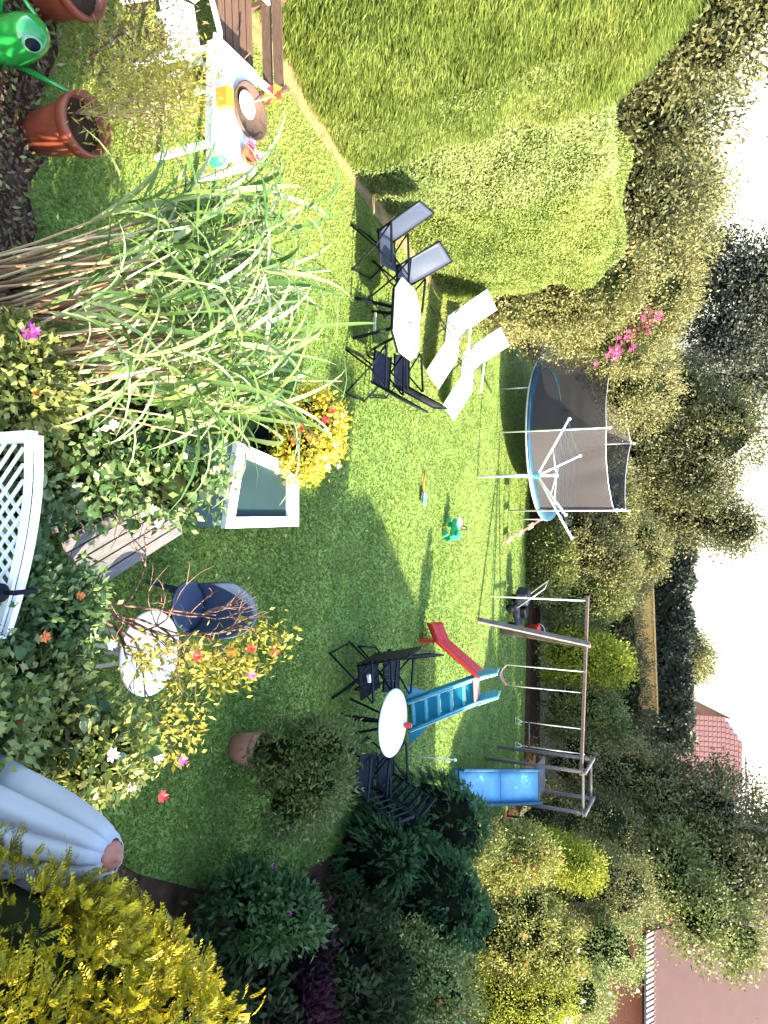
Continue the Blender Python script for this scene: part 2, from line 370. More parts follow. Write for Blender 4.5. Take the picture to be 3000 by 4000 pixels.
dry = [(-5.9, 5.2), (-5.3, 7.2), (-4.75, 9.2), (-4.35, 10.8), (-3.95, 12.9), (-4.2, 13.2), (-4.7, 11), (-5.2, 9.2), (-5.9, 7.2), (-6.4, 5.2)]
sheet('dry_earth_strip', dry, 0.009, M['dryearth'])
sheet('flower_bed', [(-6.5, 1.2), (6.5, 1.2), (6.6, 9), (7.6, 14), (7.4, 20.8), (-4.6, 21), (-5.2, 14), (-6.6, 8)], -0.006, M['soil'])
# turf: short blades, far too many to count
def in_poly(x, y, P):
    c = np.zeros(len(x), bool); j = len(P) - 1
    for i in range(len(P)):
        xi, yi = P[i]; xj, yj = P[j]
        c ^= ((yi > y) != (yj > y)) & (x < (xj - xi) * (y - yi) / (yj - yi + 1e-12) + xi); j = i
    return c
N = 420000
u = RNG.random(N); y = (4 ** -0.6 + u * (20 ** -0.6 - 4 ** -0.6)) ** (-1 / 0.6)
x = RNG.uniform(-6.2, 7.2, N); k = in_poly(x, y, lawn_pts) & ~(in_poly(x, y, dry) & (RNG.random(N) < .8)); x, y = x[k], y[k]; N = len(x)
pos = np.stack([x, y, np.full(N, .003)], 1); sc = (y / 6.0) ** .6
h = RNG.uniform(.014, .034, N) * (1 + .35 * bumpy(pos, 1.1)); a = RNG.random(N) * 6.283
wd = RNG.uniform(.006, .011, N) * sc
lean = RNG.normal(size=(N, 2)) * .55
v = np.empty((N, 3, 3)); off = np.stack([np.cos(a) * wd, np.sin(a) * wd, np.zeros(N)], 1)
v[:, 0] = pos - off; v[:, 1] = pos + off; v[:, 2] = pos + np.stack([lean[:, 0] * h, lean[:, 1] * h, h], 1)
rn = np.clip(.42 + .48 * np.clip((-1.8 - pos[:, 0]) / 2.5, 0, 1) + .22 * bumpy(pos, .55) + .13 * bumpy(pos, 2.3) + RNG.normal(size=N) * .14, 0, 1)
o = link('turf', raw_mesh('turf', v.reshape(-1, 3), 3, L['grass'], rn)); tag(o, 'short mown green grass covering the whole lawn', 'grass', kind='stuff')

# ---------------------------------------------------------------- hedges
def hedge(name, label, path, thick, lm, n, Ln, W, core=M['core'], amp=.16, strand=(0, 0, 0), topn=.25, group=None, sprd=.7):
    base = path[0]; t = thing(name, label, 'hedge', (base[0], base[1], 0), 0, group)
    P = np.array(path, float); seg = np.linalg.norm(np.diff(P[:, :2], axis=0), axis=1); cs = np.r_[0, np.cumsum(seg)]; T = cs[-1]
    def at(s):
        return np.stack([np.interp(s, cs, P[:, i]) for i in range(3)], 1)
    def nrm(s):
        a = at(np.clip(s - .05, 0, T)); b = at(np.clip(s + .05, 0, T)); d = unit((b - a)[:, :2]); return np.stack([d[:, 1], -d[:, 0], np.zeros(len(s))], 1)
    nt = int(n * topn); nf = n - nt
    s = RNG.random(nf) * T; q = at(s); nn = nrm(s); zz = RNG.random(nf) ** .9
    pf = np.stack([q[:, 0], q[:, 1], zz * q[:, 2]], 1); rnd_edge = np.clip((zz - .85) / .15, 0, 1)
    pf = pf + nn * ((bumpy(pf, 1.6) * amp + bumpy(pf, 5) * amp * .35 - rnd_edge ** 2 * .25 - np.clip(.12 - zz, 0, 1) * .8)[:, None])
    of = unit(nn + np.stack([0 * zz, 0 * zz, rnd_edge * .8], 1))
    s = RNG.random(nt) * T; q = at(s); n2 = nrm(s); tt = RNG.random(nt) * thick
    pt = np.stack([q[:, 0], q[:, 1], q[:, 2]], 1) - n2 * (tt + .1)[:, None]; pt[:, 2] += bumpy(pt, 1.8) * amp * 1.2
    ot = np.tile(np.array([[0, 0, 1.0]]), (nt, 1)) + n2 * .3
    p = np.concatenate([pf, pt]); o = unit(np.concatenate([of, ot]))
    p = p - o * RNG.random(len(p))[:, None] ** 2 * .16
    d = unit(o * .6 + RNG.normal(size=p.shape) * sprd + np.array(strand)); nr = unit(o + RNG.normal(size=p.shape) * .4)
    rc = np.clip(.5 + .22 * bumpy(p, 2.4) + .12 * bumpy(p, 7) + RNG.normal(size=len(p)) * .15, 0, 1)
    p = p - np.array([base[0], base[1], 0])
    leafmesh('foliage', p, d, nr, Ln * RNG.uniform(.65, 1.3, len(p)), W * RNG.uniform(.7, 1.2, len(p)), lm, t, rc, .04)
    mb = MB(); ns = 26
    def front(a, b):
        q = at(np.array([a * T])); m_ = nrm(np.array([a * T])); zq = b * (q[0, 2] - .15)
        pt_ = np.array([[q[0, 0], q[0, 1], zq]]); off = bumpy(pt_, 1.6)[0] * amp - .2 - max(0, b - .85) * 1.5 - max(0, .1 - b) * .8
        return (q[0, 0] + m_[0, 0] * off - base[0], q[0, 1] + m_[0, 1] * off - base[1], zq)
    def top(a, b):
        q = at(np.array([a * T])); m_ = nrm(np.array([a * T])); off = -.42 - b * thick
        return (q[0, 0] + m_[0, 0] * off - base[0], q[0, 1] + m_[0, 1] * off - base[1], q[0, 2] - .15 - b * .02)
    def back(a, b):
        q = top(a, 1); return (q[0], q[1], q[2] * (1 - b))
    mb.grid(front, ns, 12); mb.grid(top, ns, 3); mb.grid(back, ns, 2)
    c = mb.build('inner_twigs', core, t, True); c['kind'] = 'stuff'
    for i in range(int(T / .8)):
        q = at(np.array([(i + .5) * .8]))[0]; m_ = nrm(np.array([(i + .5) * .8]))[0]
        b0 = Vector((q[0] - m_[0] * .6 - base[0], q[1] - m_[1] * .6 - base[1], 0))
        MB().tube([b0, b0 + Vector((.03, .05, q[2] * .5)), b0 + Vector((-.03, 0, q[2] * .8))], [.05, .04, .015], 6).build('stem', M['bark'], t, True)
    return t
hedge('conifer_hedge', 'tall yellow-green conifer hedge filling the near left side', [(-6.6, 3.2, 5.2), (-5.85, 6.6, 5.2), (-5.35, 7.6, 5.05), (-5.05, 8.6, 4.55), (-4.85, 9.5, 3.75)], 1.6, L['hedge'], 170000, .12, .012, strand=(1.3, 0.25, -.15), amp=.26, sprd=.42)
hedge('privet_hedge', 'pale green privet hedge behind the blue-grey sling chairs', [(-5.0, 8.7, 3.7), (-4.72, 10.0, 3.55), (-4.5, 10.9, 3.45)], 1.3, L['hedge2'], 70000, .048, .022, amp=.22)
hedge('golden_privet_hedge', 'bright yellow-green clipped hedge left of the white loungers', [(-4.52, 10.8, 3.4), (-4.25, 12.0, 3.3), (-4.0, 13.0, 3.05), (-4.0, 13.6, 2.9)], 1.3, L['hedge2y'], 85000, .046, .022, amp=.22)
hedge('far_clipped_hedge', 'dark level-topped hedge in the distance below the sky', [(-1.5, 32.3, 3.0), (4.0, 32, 3.15), (9.6, 32.5, 3.2)], 1.5, L['farhedge'], 14000, .22, .12, core=M['core_dk'], amp=.35)

# ---------------------------------------------------------------- shrubs along the left and back
def mixed(name, label, loc, blobs, lm, n=260, per=34, Ln=.10, W=.055, rad=.09, **k):
    return shrub(name, label, 'shrub', loc, blobs, lm, int(n * 1.25), int(per * 1.25), Ln * .66, W * .62, rad * 1.05, **k)
mixed('olive_shrub', 'tall olive-tan shrub between golden hedge and trampoline', (-4.3, 14.6, 0), [(0, 0, 1.0, .95, 1.0, 1.1), (.1, .6, 1.9, .9, 1.0, 1.1), (-.2, .3, 2.6, 1.0, 1.1, .9)], L['olive'], 520, 40)
t, p, o_ = mixed('flowering_olive_shrub', 'olive shrub with a streak of pink blossom above the trampoline', (-4.3, 17.2, 0), [(0, 0, 1.6, 1.0, 1.0, 1.6), (.35, .2, 2.7, 1.1, 1.0, 1.1), (-.5, 0, 3.3, 1.1, 1.1, .9), (1.2, 2.2, 2.6, 1.2, 1.0, 1.1)], L['olive'], 620, 38)
for i in range(46):
    a = i / 46; flower(t, (1.05 - a * .9 + random.gauss(0, .09), -.55 + random.gauss(0, .18), 2.35 + a * 1.1 + random.gauss(0, .1)), .075, M['fl_pink'], i)
back = [
 ('olive_back_shrub', 'dull olive shrub rising behind the right of the trampoline net', (-.9, 21.4, 0), [(0, 0, 1.1, 1.3, .9, 1.2), (.9, 0, 1.6, 1.0, .9, .9)], L['olive']),
 ('tan_back_shrub', 'tan and olive shrub behind the rotary clothes airer', (.9, 20.5, 0), [(0, 0, 1.0, 1.0, .8, 1.1), (.5, .2, 1.9, .8, .8, .7)], L['olive']),
 ('green_back_shrub', 'mid green shrub behind the left end of the swing beam', (2.35, 20.6, 0), [(0, 0, 1.0, .8, .8, 1.1), (-.3, .2, 1.8, .7, .7, .6)], L['shrub']),
 ('lime_back_shrub', 'bright lime-yellow shrub behind the hanging swing seat', (3.75, 20.3, 0), [(0, 0, 1.1, .75, .7, 1.2), (.2, 0, 1.9, .5, .5, .6)], L['lime']),
 ('dim_back_shrub', 'dim green shrub behind the trapeze ropes', (5.1, 20.4, 0), [(0, 0, 1.0, .85, .7, 1.1), (.3, .2, 1.6, .7, .7, .7)], L['shrub']),
 ('tan_corner_shrub', 'large tan flecked shrub behind the top of the slide tower', (6.5, 20.3, 0), [(0, 0, 1.2, 1.1, .9, 1.3), (.2, 0, 2.2, 1.0, .9, .9)], L['olive']),
 ('low_border_shrub', 'low dark green border shrub right of the trampoline', (1.3, 19.6, 0), [(0, 0, .5, .9, .5, .6)], L['shrub']),
 ('tall_back_shrub', 'tall mottled shrub in front of the tan fence', (1.6, 22.8, 0), [(0, 0, 1.4, 1.3, .9, 1.3), (-.6, 0, 2.4, 1.1, .9, .8)], L['olive']),
 ('brown_ivy_shrub', 'brown-green ivy mass under the tan fence top', (4.4, 25.2, 0), [(-1.7, -.45, 1.35, 1.3, .4, 1.05), (.2, .1, 1.35, 1.4, .4, 1.05), (2.0, .7, 1.4, 1.4, .4, 1.02), (-.7, -.2, 1.45, 1.3, .4, .95), (1.2, .45, 1.45, 1.4, .4, .95)], L['tree']),
]
for nm, lb, lc, bl, lm in back: mixed(nm, lb, lc, bl, lm, 330, 30, .11, .06, .09)
# ---------------------------------------------------------------- trees behind
tree('evergreen_tree', 'dark evergreen tree standing above the left hedge', (-7.2, 14.2, 0), 4.6, [(0, 0, 3.6, 1.5, 1.4, 1.4), (1.3, 1.0, 3.4, 1.2, 1.2, 1.2), (.4, -.8, 2.6, 1.3, 1.0, 1.2), (-1.2, -1.6, 4.0, 1.3, 1.2, 1.2)], L['tree'], 560, 34, .15, .07, .14)
tree('loose_olive_tree', 'loose olive tree between the left hedge and the sky', (-6.0, 17.5, 0), 4.4, [(0, 0, 3.2, 1.4, 1.3, 1.35), (1.2, .4, 3.0, 1.1, 1.1, 1.1), (-.9, .3, 3.9, 1.0, 1.1, .9)], L['olive'], 480, 30, .13, .07, .13)
tree('hedge_end_tree', 'dark tree cut by the top left edge of the picture', (-8.2, 11.0, 0), 6.6, [(0, 0, 5.4, 1.7, 1.5, 1.5), (.9, 1.3, 4.7, 1.3, 1.2, 1.2)], L['tree'], 420, 34, .14, .07, .14)
tree('dusky_tree', 'tall dusky tree with golden top against the white sky', (-7.3, 27, 0), 7.2, [(0, 0, 5.2, 1.7, 1.4, 1.7), (1.6, 0, 4.6, 1.3, 1.1, 1.4), (.7, .3, 6.5, 1.3, 1.1, 1.1), (-.9, 0, 3.6, 1.3, 1.2, 1.1)], L['bluetree'], 600, 24, .2, .1, .2)
tree('blue_dark_tree', 'blue-black tree with sky showing through its crown', (-4.9, 30, 0), 7.2, [(0, 0, 5.4, 1.5, 1.2, 1.4), (1.0, .2, 4.4, 1.1, 1.0, 1.1), (-.7, 0, 6.8, 1.3, 1.0, 1.0), (.6, 0, 3.2, 1.4, 1.2, 1.0)], L['bluetree'], 400, 24, .2, .1, .22)
tree('rounded_back_tree', 'rounded grey-green tree behind the trampoline', (-2.4, 24.5, 0), 6.0, [(0, 0, 4.3, 1.5, 1.3, 1.6), (1.3, .2, 3.7, 1.2, 1.1, 1.1), (-1.2, 0, 3.2, 1.2, 1.1, 1.1), (.3, -.3, 2.4, 1.6, 1.1, 1.0)], L['tree'], 520, 28, .16, .08, .15)
tree('small_back_tree', 'smaller olive tree right of the rounded tree behind trampoline', (.1, 26, 0), 5.6, [(0, 0, 3.8, 1.1, 1.0, 1.4), (.4, 0, 4.9, .8, .8, .8), (-.6, 0, 2.7, 1.1, 1.0, .9)], L['tree'], 320, 26, .16, .08, .14)
tree('far_horizon_tree', 'feathery olive tree above the far clipped hedge', (6.0, 34, 0), 3.8, [(0, 0, 3.2, 1.0, .8, .7)], L['olive'], 110, 24, .2, .09, .16, core=None)
tree('dark_corner_tree', 'large dark tree overhanging the right of the garden', (8.0, 21.5, 0), 6.8, [(0, 0, 4.0, 1.5, 1.6, 1.7), (.9, -1.0, 4.6, 1.1, 1.2, 1.1), (-.8, -.8, 2.9, 1.2, 1.2, 1.2), (.9, .3, 5.7, 1.1, 1.2, .9), (.4, -1.8, 2.6, 1.4, 1.0, 1.2)], L['tree'], 640, 30, .17, .085, .16, r=.2)
tree('purple_edge_tree', 'dusky purple-blue tree at the top right of the picture', (11.5, 30, 0), 7.0, [(0, 0, 5.0, 1.8, 1.5, 1.6), (1.5, 0, 6.0, 1.4, 1.3, 1.2), (-.4, 0, 6.6, .9, .9, .8)], L['bluetree'], 300, 24, .2, .1, .22, core=None)
tree('leafy_roof_tree', 'loose green branches hanging over the plum-brown roof', (8.9, 18.4, 0), 5.4, [(0, 0, 4.2, .9, 1.0, .9), (.6, .4, 5.0, .7, .8, .55), (-.7, .2, 3.4, 1.0, 1.1, 1.0)], L['shrub'], 300, 26, .14, .07, .14)

# ---------------------------------------------------------------- right-hand border
frond_shrub('weeping_conifer', 'dark green weeping conifer mound beside the black chairs', (4.9, 10.4, 0), [(-.2, .55, .75, .62, .6, .78), (.5, -.35, .9, .68, .62, .9), (-.35, -.35, .4, .5, .5, .5), (.95, .15, 1.1, .5, .5, .65), (-.2, -.95, .45, .48, .45, .55)], L['dkconifer'], 2500, 3, 12, .13, .045, .016, M['core_dk'], spread=.3, up=-.15, ang=.5)
t, p, o_ = shrub('green_leafy_bush', 'fresh green leafy bush with lilac flowers at shaded lawn edge', 'shrub', (3.85, 6.25, 0), [(0, 0, .6, .36, .34, .55), (.05, .05, 1.0, .28, .26, .35)], L['leafbush'], 190, 22, .085, .036, .06, core=M['core_dk'])
for i in range(6): flower(t, (random.uniform(-.35, .1), random.uniform(-.3, .3), random.uniform(.5, 1.2)), .035, M['fl_magenta'], i)
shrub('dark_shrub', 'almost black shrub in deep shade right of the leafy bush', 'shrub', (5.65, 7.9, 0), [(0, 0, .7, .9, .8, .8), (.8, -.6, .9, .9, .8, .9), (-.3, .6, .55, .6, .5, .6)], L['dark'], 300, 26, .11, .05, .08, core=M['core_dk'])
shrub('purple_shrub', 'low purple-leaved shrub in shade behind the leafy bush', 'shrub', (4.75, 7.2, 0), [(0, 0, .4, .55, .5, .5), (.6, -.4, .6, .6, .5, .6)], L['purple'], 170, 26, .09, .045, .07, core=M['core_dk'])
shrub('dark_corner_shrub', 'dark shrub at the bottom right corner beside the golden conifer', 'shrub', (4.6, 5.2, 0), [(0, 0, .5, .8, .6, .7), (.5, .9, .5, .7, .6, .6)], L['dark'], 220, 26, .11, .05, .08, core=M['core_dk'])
RB = [
 ('orange_flower_shrub', 'lit shrub dotted with orange flowers beyond the weeping conifer', (6.75, 14.5, 0), [(0, 0, .7, .6, .6, .8), (-.1, .2, 1.2, .5, .5, .6)], L['sunny'], [(M['fl_orange'], 22)]),
 ('lime_shrub', 'vivid lime-yellow shrub among the right border plants', (7.05, 15.6, 0), [(0, 0, 1.2, .5, .5, 1.0), (.1, 0, 2.0, .45, .4, .5)], L['lime'], []),
 ('grey_green_shrub', 'tall grey-green rounded shrub below the dark corner tree', (7.8, 16.6, 0), [(0, 0, 1.5, .9, .8, 1.5), (.1, 0, 2.7, .75, .7, .8)], L['olive'], []),
 ('pale_variegated_shrub', 'pale variegated shrub in front of the plum-brown roof', (9.0, 16.0, 0), [(0, 0, 1.4, .9, .8, 1.4), (-.1, .1, 2.5, .75, .7, .75), (.6, -.5, 1.9, .7, .6, .8)], L['hedge2'], [(M['fl_pale'], 26)]),
 ('pink_flower_shrub', 'yellow-green shrub with peach pink blooms at right edge', (8.2, 14.6, 0), [(0, 0, .9, .9, .6, 1.0), (.3, .3, 1.6, .7, .6, .7), (-.5, .1, 1.2, .6, .5, .6)], L['sunny'], [(M['fl_orange'], 12), (M['fl_pale'], 14)]),
 ('lit_border_shrub', 'sunny lime-green shrub cut by the right picture edge', (9.5, 14.7, 0), [(0, 0, .8, .9, .6, .9), (-.1, .1, 1.4, .8, .6, .7)], L['lime'], [(M['fl_orange'], 9)]),
 ('low_flower_shrub', 'low shaded shrub with orange blooms below the weeping conifer', (5.9, 9.0, 0), [(0, 0, .8, .6, .5, .9), (.2, .1, 1.5, .5, .45, .5)], L['rose'], [(M['fl_orange'], 10)]),
 ('swing_side_shrub', 'small bright green bush at the foot of the blue slide', (6.3, 13.0, 0), [(-.1, .8, .4, .5, .4, .5)], L['shrub'], []),
 ('tower_side_shrub', 'dark mixed shrub right of the slide tower', (7.2, 17.6, 0), [(0, 0, 1.0, .8, .9, 1.1), (.2, 1.2, 1.3, .8, .9, 1.3), (0, .4, 2.2, .7, .8, .8)], L['tree'], []),
]
for nm, lb, lc, bl, lm, fl in RB:
    t, p, o_ = mixed(nm, lb, lc, bl, lm, 300, 32, .085, .045, .08)
    for (fm, cnt) in fl:
        for i in range(cnt):
            j = RNG.integers(len(p)); q = p[j] + o_[j] * .05
            flower(t, q, random.uniform(.035, .06), fm, i)
# golden conifer right under the window
frond_shrub('golden_conifer', 'golden-yellow feathery conifer under the camera at right', (2.3, 2.35, 0), [(0, 0, 1.4, .74, .7, 1.4), (-.3, -.1, 1.9, .56, .58, .9), (.15, .2, 2.2, .6, .52, .9), (-.12, -.5, 2.1, .6, .5, .9), (-.48, .25, 1.4, .42, .4, .8)], L['golden'], 4300, 3, 12, .095, .034, .010, M['core'], spread=.55, up=.3, ang=.7, corefill=.68)

# litter and low weeds over the bed by the house
N = 60000; x = RNG.uniform(-6, 6.3, N); y = RNG.uniform(1.5, 5.2, N); k = ~in_poly(x, y, lawn_pts); x, y = x[k], y[k]; N = len(x)
pos = np.stack([x, y, RNG.random(N) ** 3 * .07], 1); d = unit(np.stack([RNG.normal(size=N), RNG.normal(size=N), RNG.normal(size=N) * .35 + .15], 1)); nr = unit(RNG.normal(size=(N, 3)) * .5 + np.array([0, 0, 1.]))
rc = np.clip(.4 + .35 * bumpy(pos, 1.5) + RNG.normal(size=N) * .2, 0, 1); sel = rc < .62
o = leafmesh('leaf_litter', pos[sel], d[sel], nr[sel], .05 * RNG.uniform(.5, 1.3, sel.sum()), .028, L['dry'], None, rc[sel]); tag(o, 'brown leaf litter and wood chips over the bed by the house', 'leaf litter', kind='stuff')
o = leafmesh('low_weeds', pos[~sel] + np.array([0, 0, .03]), d[~sel] + np.array([0, 0, .4]), nr[~sel], .07 * RNG.uniform(.5, 1.3, (~sel).sum()), .03, L['shrub'], None, RNG.random((~sel).sum())); tag(o, 'patches of low green weeds over the bed by the house', 'weeds', kind='stuff')

N = 1500; x = RNG.uniform(-5, 6.5, N); y = RNG.uniform(4.3, 19, N); k = in_poly(x, y, lawn_pts); x, y = x[k], y[k]; N = len(x)
pos = np.stack([x, y, np.full(N, .04)], 1); d = unit(np.stack([RNG.normal(size=N), RNG.normal(size=N), RNG.normal(size=N) * .2], 1)); nr = unit(RNG.normal(size=(N, 3)) * .35 + np.array([0, 0, 1.]))
o = leafmesh('fallen_leaves', pos, d, nr, .045 * RNG.uniform(.5, 1.3, N), .028, L['wisp'], None, RNG.random(N)); tag(o, 'scattered pale fallen leaves lying on the lawn', 'fallen leaves', kind='stuff')

# ================================================================ BUILDINGS
def quad_roof(mb, pts): 
    b = len(mb.v); mb.v += pts; mb.f.append(tuple(range(b, b + len(pts))))
# neighbouring house out of frame to the right: its hipped roof throws the big shadow over the lawn
t = thing('neighbour_house', 'tall brick house with hipped tile roof just beyond the right edge', 'house', (13.5, 1.55, 0))
xr, zr, hw, y0, y1 = 0, 8.05, 3.8, -14.0, 6.24
ez = zr - hw
mb = MB()
mb.box((0, (y0 + y1) / 2 + hw / 2, ez / 2), (2 * hw - .5, y1 - y0 + hw - .4, ez - .02)); mb.build('wall', M['brick'], t)
mb = MB()
quad_roof(mb, [(-hw, y0, ez), (-hw, y1 + hw, ez), (0, y1, zr), (0, y0, zr)])
quad_roof(mb, [(hw, y1 + hw, ez), (hw, y0, ez), (0, y0, zr), (0, y1, zr)])
quad_roof(mb, [(-hw, y1 + hw, ez), (hw, y1 + hw, ez), (0, y1, zr)])
quad_roof(mb, [(hw, y0, ez), (-hw, y0, ez), (0, y0, zr)])
rf = mb.build('roof', M['tile'], t, solid=.06)
MB().box((0, 5.1, zr + .35), (.5, .75, 1.2)).build('chimney', M['brick'], rf)
for yy in (-8, -3, 2, 7):
    wo = MB().box((-hw + .23, yy, 2.6), (.08, 1.2, 1.2)).build('window', M['white'], t)
    MB().box((-hw + .19, yy, 2.6), (.04, 1.0, 1.0)).build('pane', M['glass'], wo)
# low house with plum roof behind the right border
t = thing('plum_roof_house', 'low house with plain plum-brown roof at far right', 'house', (13.6, 20, 0))
MB().box((0, 4.2, 1.5), (6.2, 7.6, 2.96)).build('wall', M['brick'], t)
mb = MB(); quad_roof(mb, [(-3.4, -.25, 3.02), (3.6, -.25, 3.02), (3.6, 5, 7.6), (-3.4, 5, 7.6)]); quad_roof(mb, [(3.6, 8.6, 4.6), (-3.4, 8.6, 4.6), (-3.4, 5, 7.6), (3.6, 5, 7.6)])
rf = mb.build('roof', M['tile_smooth'], t, solid=.08)
mb = MB(); mb.box((0, 0, 0), (.085, .34, .035), Matrix.Rotation(math.radians(41), 3, 'X')); tm = mb.mesh('eave_tile', M['tile_pale'])
for i in range(50):
    o = link('eave_tile', tm, None, rf); o.location = (-3.34 + i * .14, -.33, 2.97); o.rotation_euler = (0, 0, .25)
MB().tube([(-3.4, -.5, 2.86), (3.6, -.5, 2.86)], .05, 8).build('gutter', M['black'], t)
# far house with clay-tile roof, each tile a piece
t = thing('tiled_roof_house', 'distant house with grid of red-brown clay tiles on its roof', 'house', (11.6, 38, 0))
MB().box((.7, 2.2, 1.1), (4.6, 3.6, 2.18)).build('wall', M['brick'], t)
mb = MB(); quad_roof(mb, [(-2.3, 0, 1.9), (3.4, 0, 1.9), (3.0, 2.3, 5.2), (1.4, 2.5, 5.45), (-.2, 2.2, 5.2), (-1.8, 1.9, 4.6)]); quad_roof(mb, [(3.4, 4.6, 1.9), (-2.3, 4.6, 1.9), (-1.8, 1.9, 4.6), (-.2, 2.2, 5.2), (1.4, 2.5, 5.45), (3.0, 2.3, 5.2)])
rf = mb.build('roof', M['tile_pale'], t)
tm = MB().box((0, 0, 0), (.20, .20, .04)).mesh('roof_tile', M['tile'])
k = 0
for r in range(17):
    f = r / 17; yy = .1 + f * 2.15; zz = 1.98 + f * 3.1; x0 = -2.15 + f * .45 + max(0, r - 12) * .28; x1 = 2.3 if r < 16 else 1.8
    n_ = int((x1 - x0) / .245)
    for c in range(n_):
        if k >= 290: break
        o = link('roof_tile', tm, None, rf); o.location = (x0 + c * .245, yy - .05, zz + .03); o.rotation_euler = (math.radians(55), 0, random.gauss(0, .012)); k += 1
# tan board fence
t = thing('board_fence', 'sunlit tan board fence running behind the back shrubs', 'fence', (4, 26.4, 0), .32)
tm = MB().box((0, 0, 1.2), (.118, .022, 2.36)).mesh('board', M['fence'])
for i in range(44):
    o = link('board', tm, None, t); o.location = (-2.75 + i * .128, random.uniform(-.006, .006), random.uniform(-.01, .015))
MB().box((.05, 0, 2.42), (5.75, .09, .05)).build('top_rail', M['fence'], t)
for i in range(4): MB().box((-2.7 + i * 1.85, .08, 1.2), (.1, .1, 2.42)).build('post', M['wood'], t)
# pale blue cover among the right border shrubs
t = thing('folded_cover', 'pale blue and white plastic cover lying behind the pale shrub', 'cover', (9.75, 15.6, 1.75), -.25)
MB().grid(lambda a, b: ((a - .5) * .5, (b - .5) * .5, .22 * math.sin(PI * b) * (1 + .15 * math.sin(a * 9)) + .04 * math.sin(a * 14)), 12, 8).build('blue_sheet', M['skyblue'], t, True, solid=.01)
MB().grid(lambda a, b: (.25 + a * .6, (b - .5) * .45, .19 * math.sin(PI * b) + .03 * math.sin(a * 11 + b * 4)), 12, 8).build('white_sheet', M['white'], t, True, solid=.01)
t = thing('garden_shed', 'dark low shed roof in shade under the blue cover', 'shed', (10.1, 15.4, 0))
MB().box((0, 0, .8), (1.9, 1.5, 1.58)).build('wall', M['black'], t)
mb = MB(); quad_roof(mb, [(-1.1, -.9, 1.6), (1.1, -.9, 1.6), (1.1, .9, 1.76), (-1.1, .9, 1.76)]); mb.build('roof', M['black'], t, solid=.05)

# ================================================================ NEAR PLANTS
def objrand_mat(name, c0, c1, c2, trans=.3, rough=.35):
    m = leaf_mat(name, c0, c1, c2, trans, rough)
    n = m.node_tree.nodes; l = m.node_tree.links
    oi = n.new('ShaderNodeObjectInfo'); r = [q for q in n if q.type == 'VALTORGB'][0]; l.new(oi.outputs['Random'], r.inputs[0])
    return m
OR_reed = objrand_mat('reed blade single', (0.055, 0.120, 0.028), (0.155, 0.240, 0.058), (0.42, 0.47, 0.24))
OR_leaf = objrand_mat('climber leaf single', (0.030, 0.075, 0.022), (0.085, 0.155, 0.045), (0.30, 0.35, 0.18))
OR_cane = objrand_mat('reed cane single', (0.16, 0.09, 0.05), (0.40, 0.25, 0.14), (0.62, 0.50, 0.32), .05, .5)
def blade_mesh(i, ln, droop, wd):
    mb = MB(); n = 9; pts = []
    x = z = 0.0; ang = math.radians(80)
    for k_ in range(n + 1):
        pts.append((x, z)); st = ln / n; x += math.cos(ang) * st; z += math.sin(ang) * st; ang -= math.radians(droop) / n * (.35 + 1.3 * k_ / n)
    for k_, (px_, pz_) in enumerate(pts):
        f = k_ / n; w_ = wd * (.5 + .5 * min(1, f * 4)) * (1 - max(0, f - .35) / .65) ** .8 + .001
        tw = .5 * math.sin(f * 2.2 + i)
        for s in (-1, 0, 1): mb.v.append((px_ - tw * s * w_ * .3, s * w_ / 2, pz_ - (0 if s == 0 else -w_ * .15)))
    for k_ in range(n):
        for s in (0, 1):
            a = k_ * 3 + s; mb.f.append((a, a + 1, a + 4, a + 3))
    return mb.mesh('blade', OR_reed, True)
blades = [blade_mesh(i, [1.0, 1.25, 1.45, 1.1, 1.35, 1.6, 0.9, 1.2][i], [90, 125, 150, 165, 110, 140, 75, 160][i], [.036, .042, .048, .04, .045, .047, .034, .043][i]) for i in range(8)]
def cane_mesh(i):
    h = 2.1 + .12 * i; b = .06 * (i - 1.5)
    return MB().tube([(0, 0, 0), (b * .3, .02, h * .3), (b * .7, .0, h * .65), (b * 1.4, -.03, h)], [.011, .010, .008, .004], 6).mesh('cane', OR_cane, True)
canes = [cane_mesh(i) for i in range(4)]
t = thing('giant_reed', 'huge clump of arching reed grass with tan canes at left', 'reed', (-1.27, 3.8, 0))
nb = 0
for i in range(96):
    a = random.uniform(0, 2 * PI); r = .42 * math.sqrt(random.random()); bx, by = r * math.cos(a) * 1.25, r * math.sin(a)
    o = link('cane', canes[i % 4], None, t); o.scale = (1.25, 1.25, 1); o.location = (bx, by, 0); lx = bx * .16 + .05 + random.gauss(0, .05); ly = by * .3 + random.gauss(0, .06)
    if i % 12 == 0: lx -= .18
    o.rotation_euler = (-ly, lx, random.uniform(0, 6.28)); sc_ = random.uniform(.72, 1.08); o.scale = (1, 1, sc_)
    o.rotation_mode = 'XYZ'
    for j in range(3):
        if nb >= 290: break
        f = random.uniform(.7, .99); hh = f * 2.2 * sc_
        q = link('blade', blades[random.randrange(8)], None, t); q.location = (bx + math.sin(lx) * hh, by + math.sin(ly) * hh, hh * math.cos(lx))
        az = random.uniform(0, 2 * PI) if random.random() < .45 else random.gauss(PI if i % 3 else .15, .7)
        q.rotation_euler = (random.gauss(0, .12), random.gauss(.0, .15), az); s = random.uniform(.48, .82) ; q.scale = (s, s * 1.1, s); nb += 1
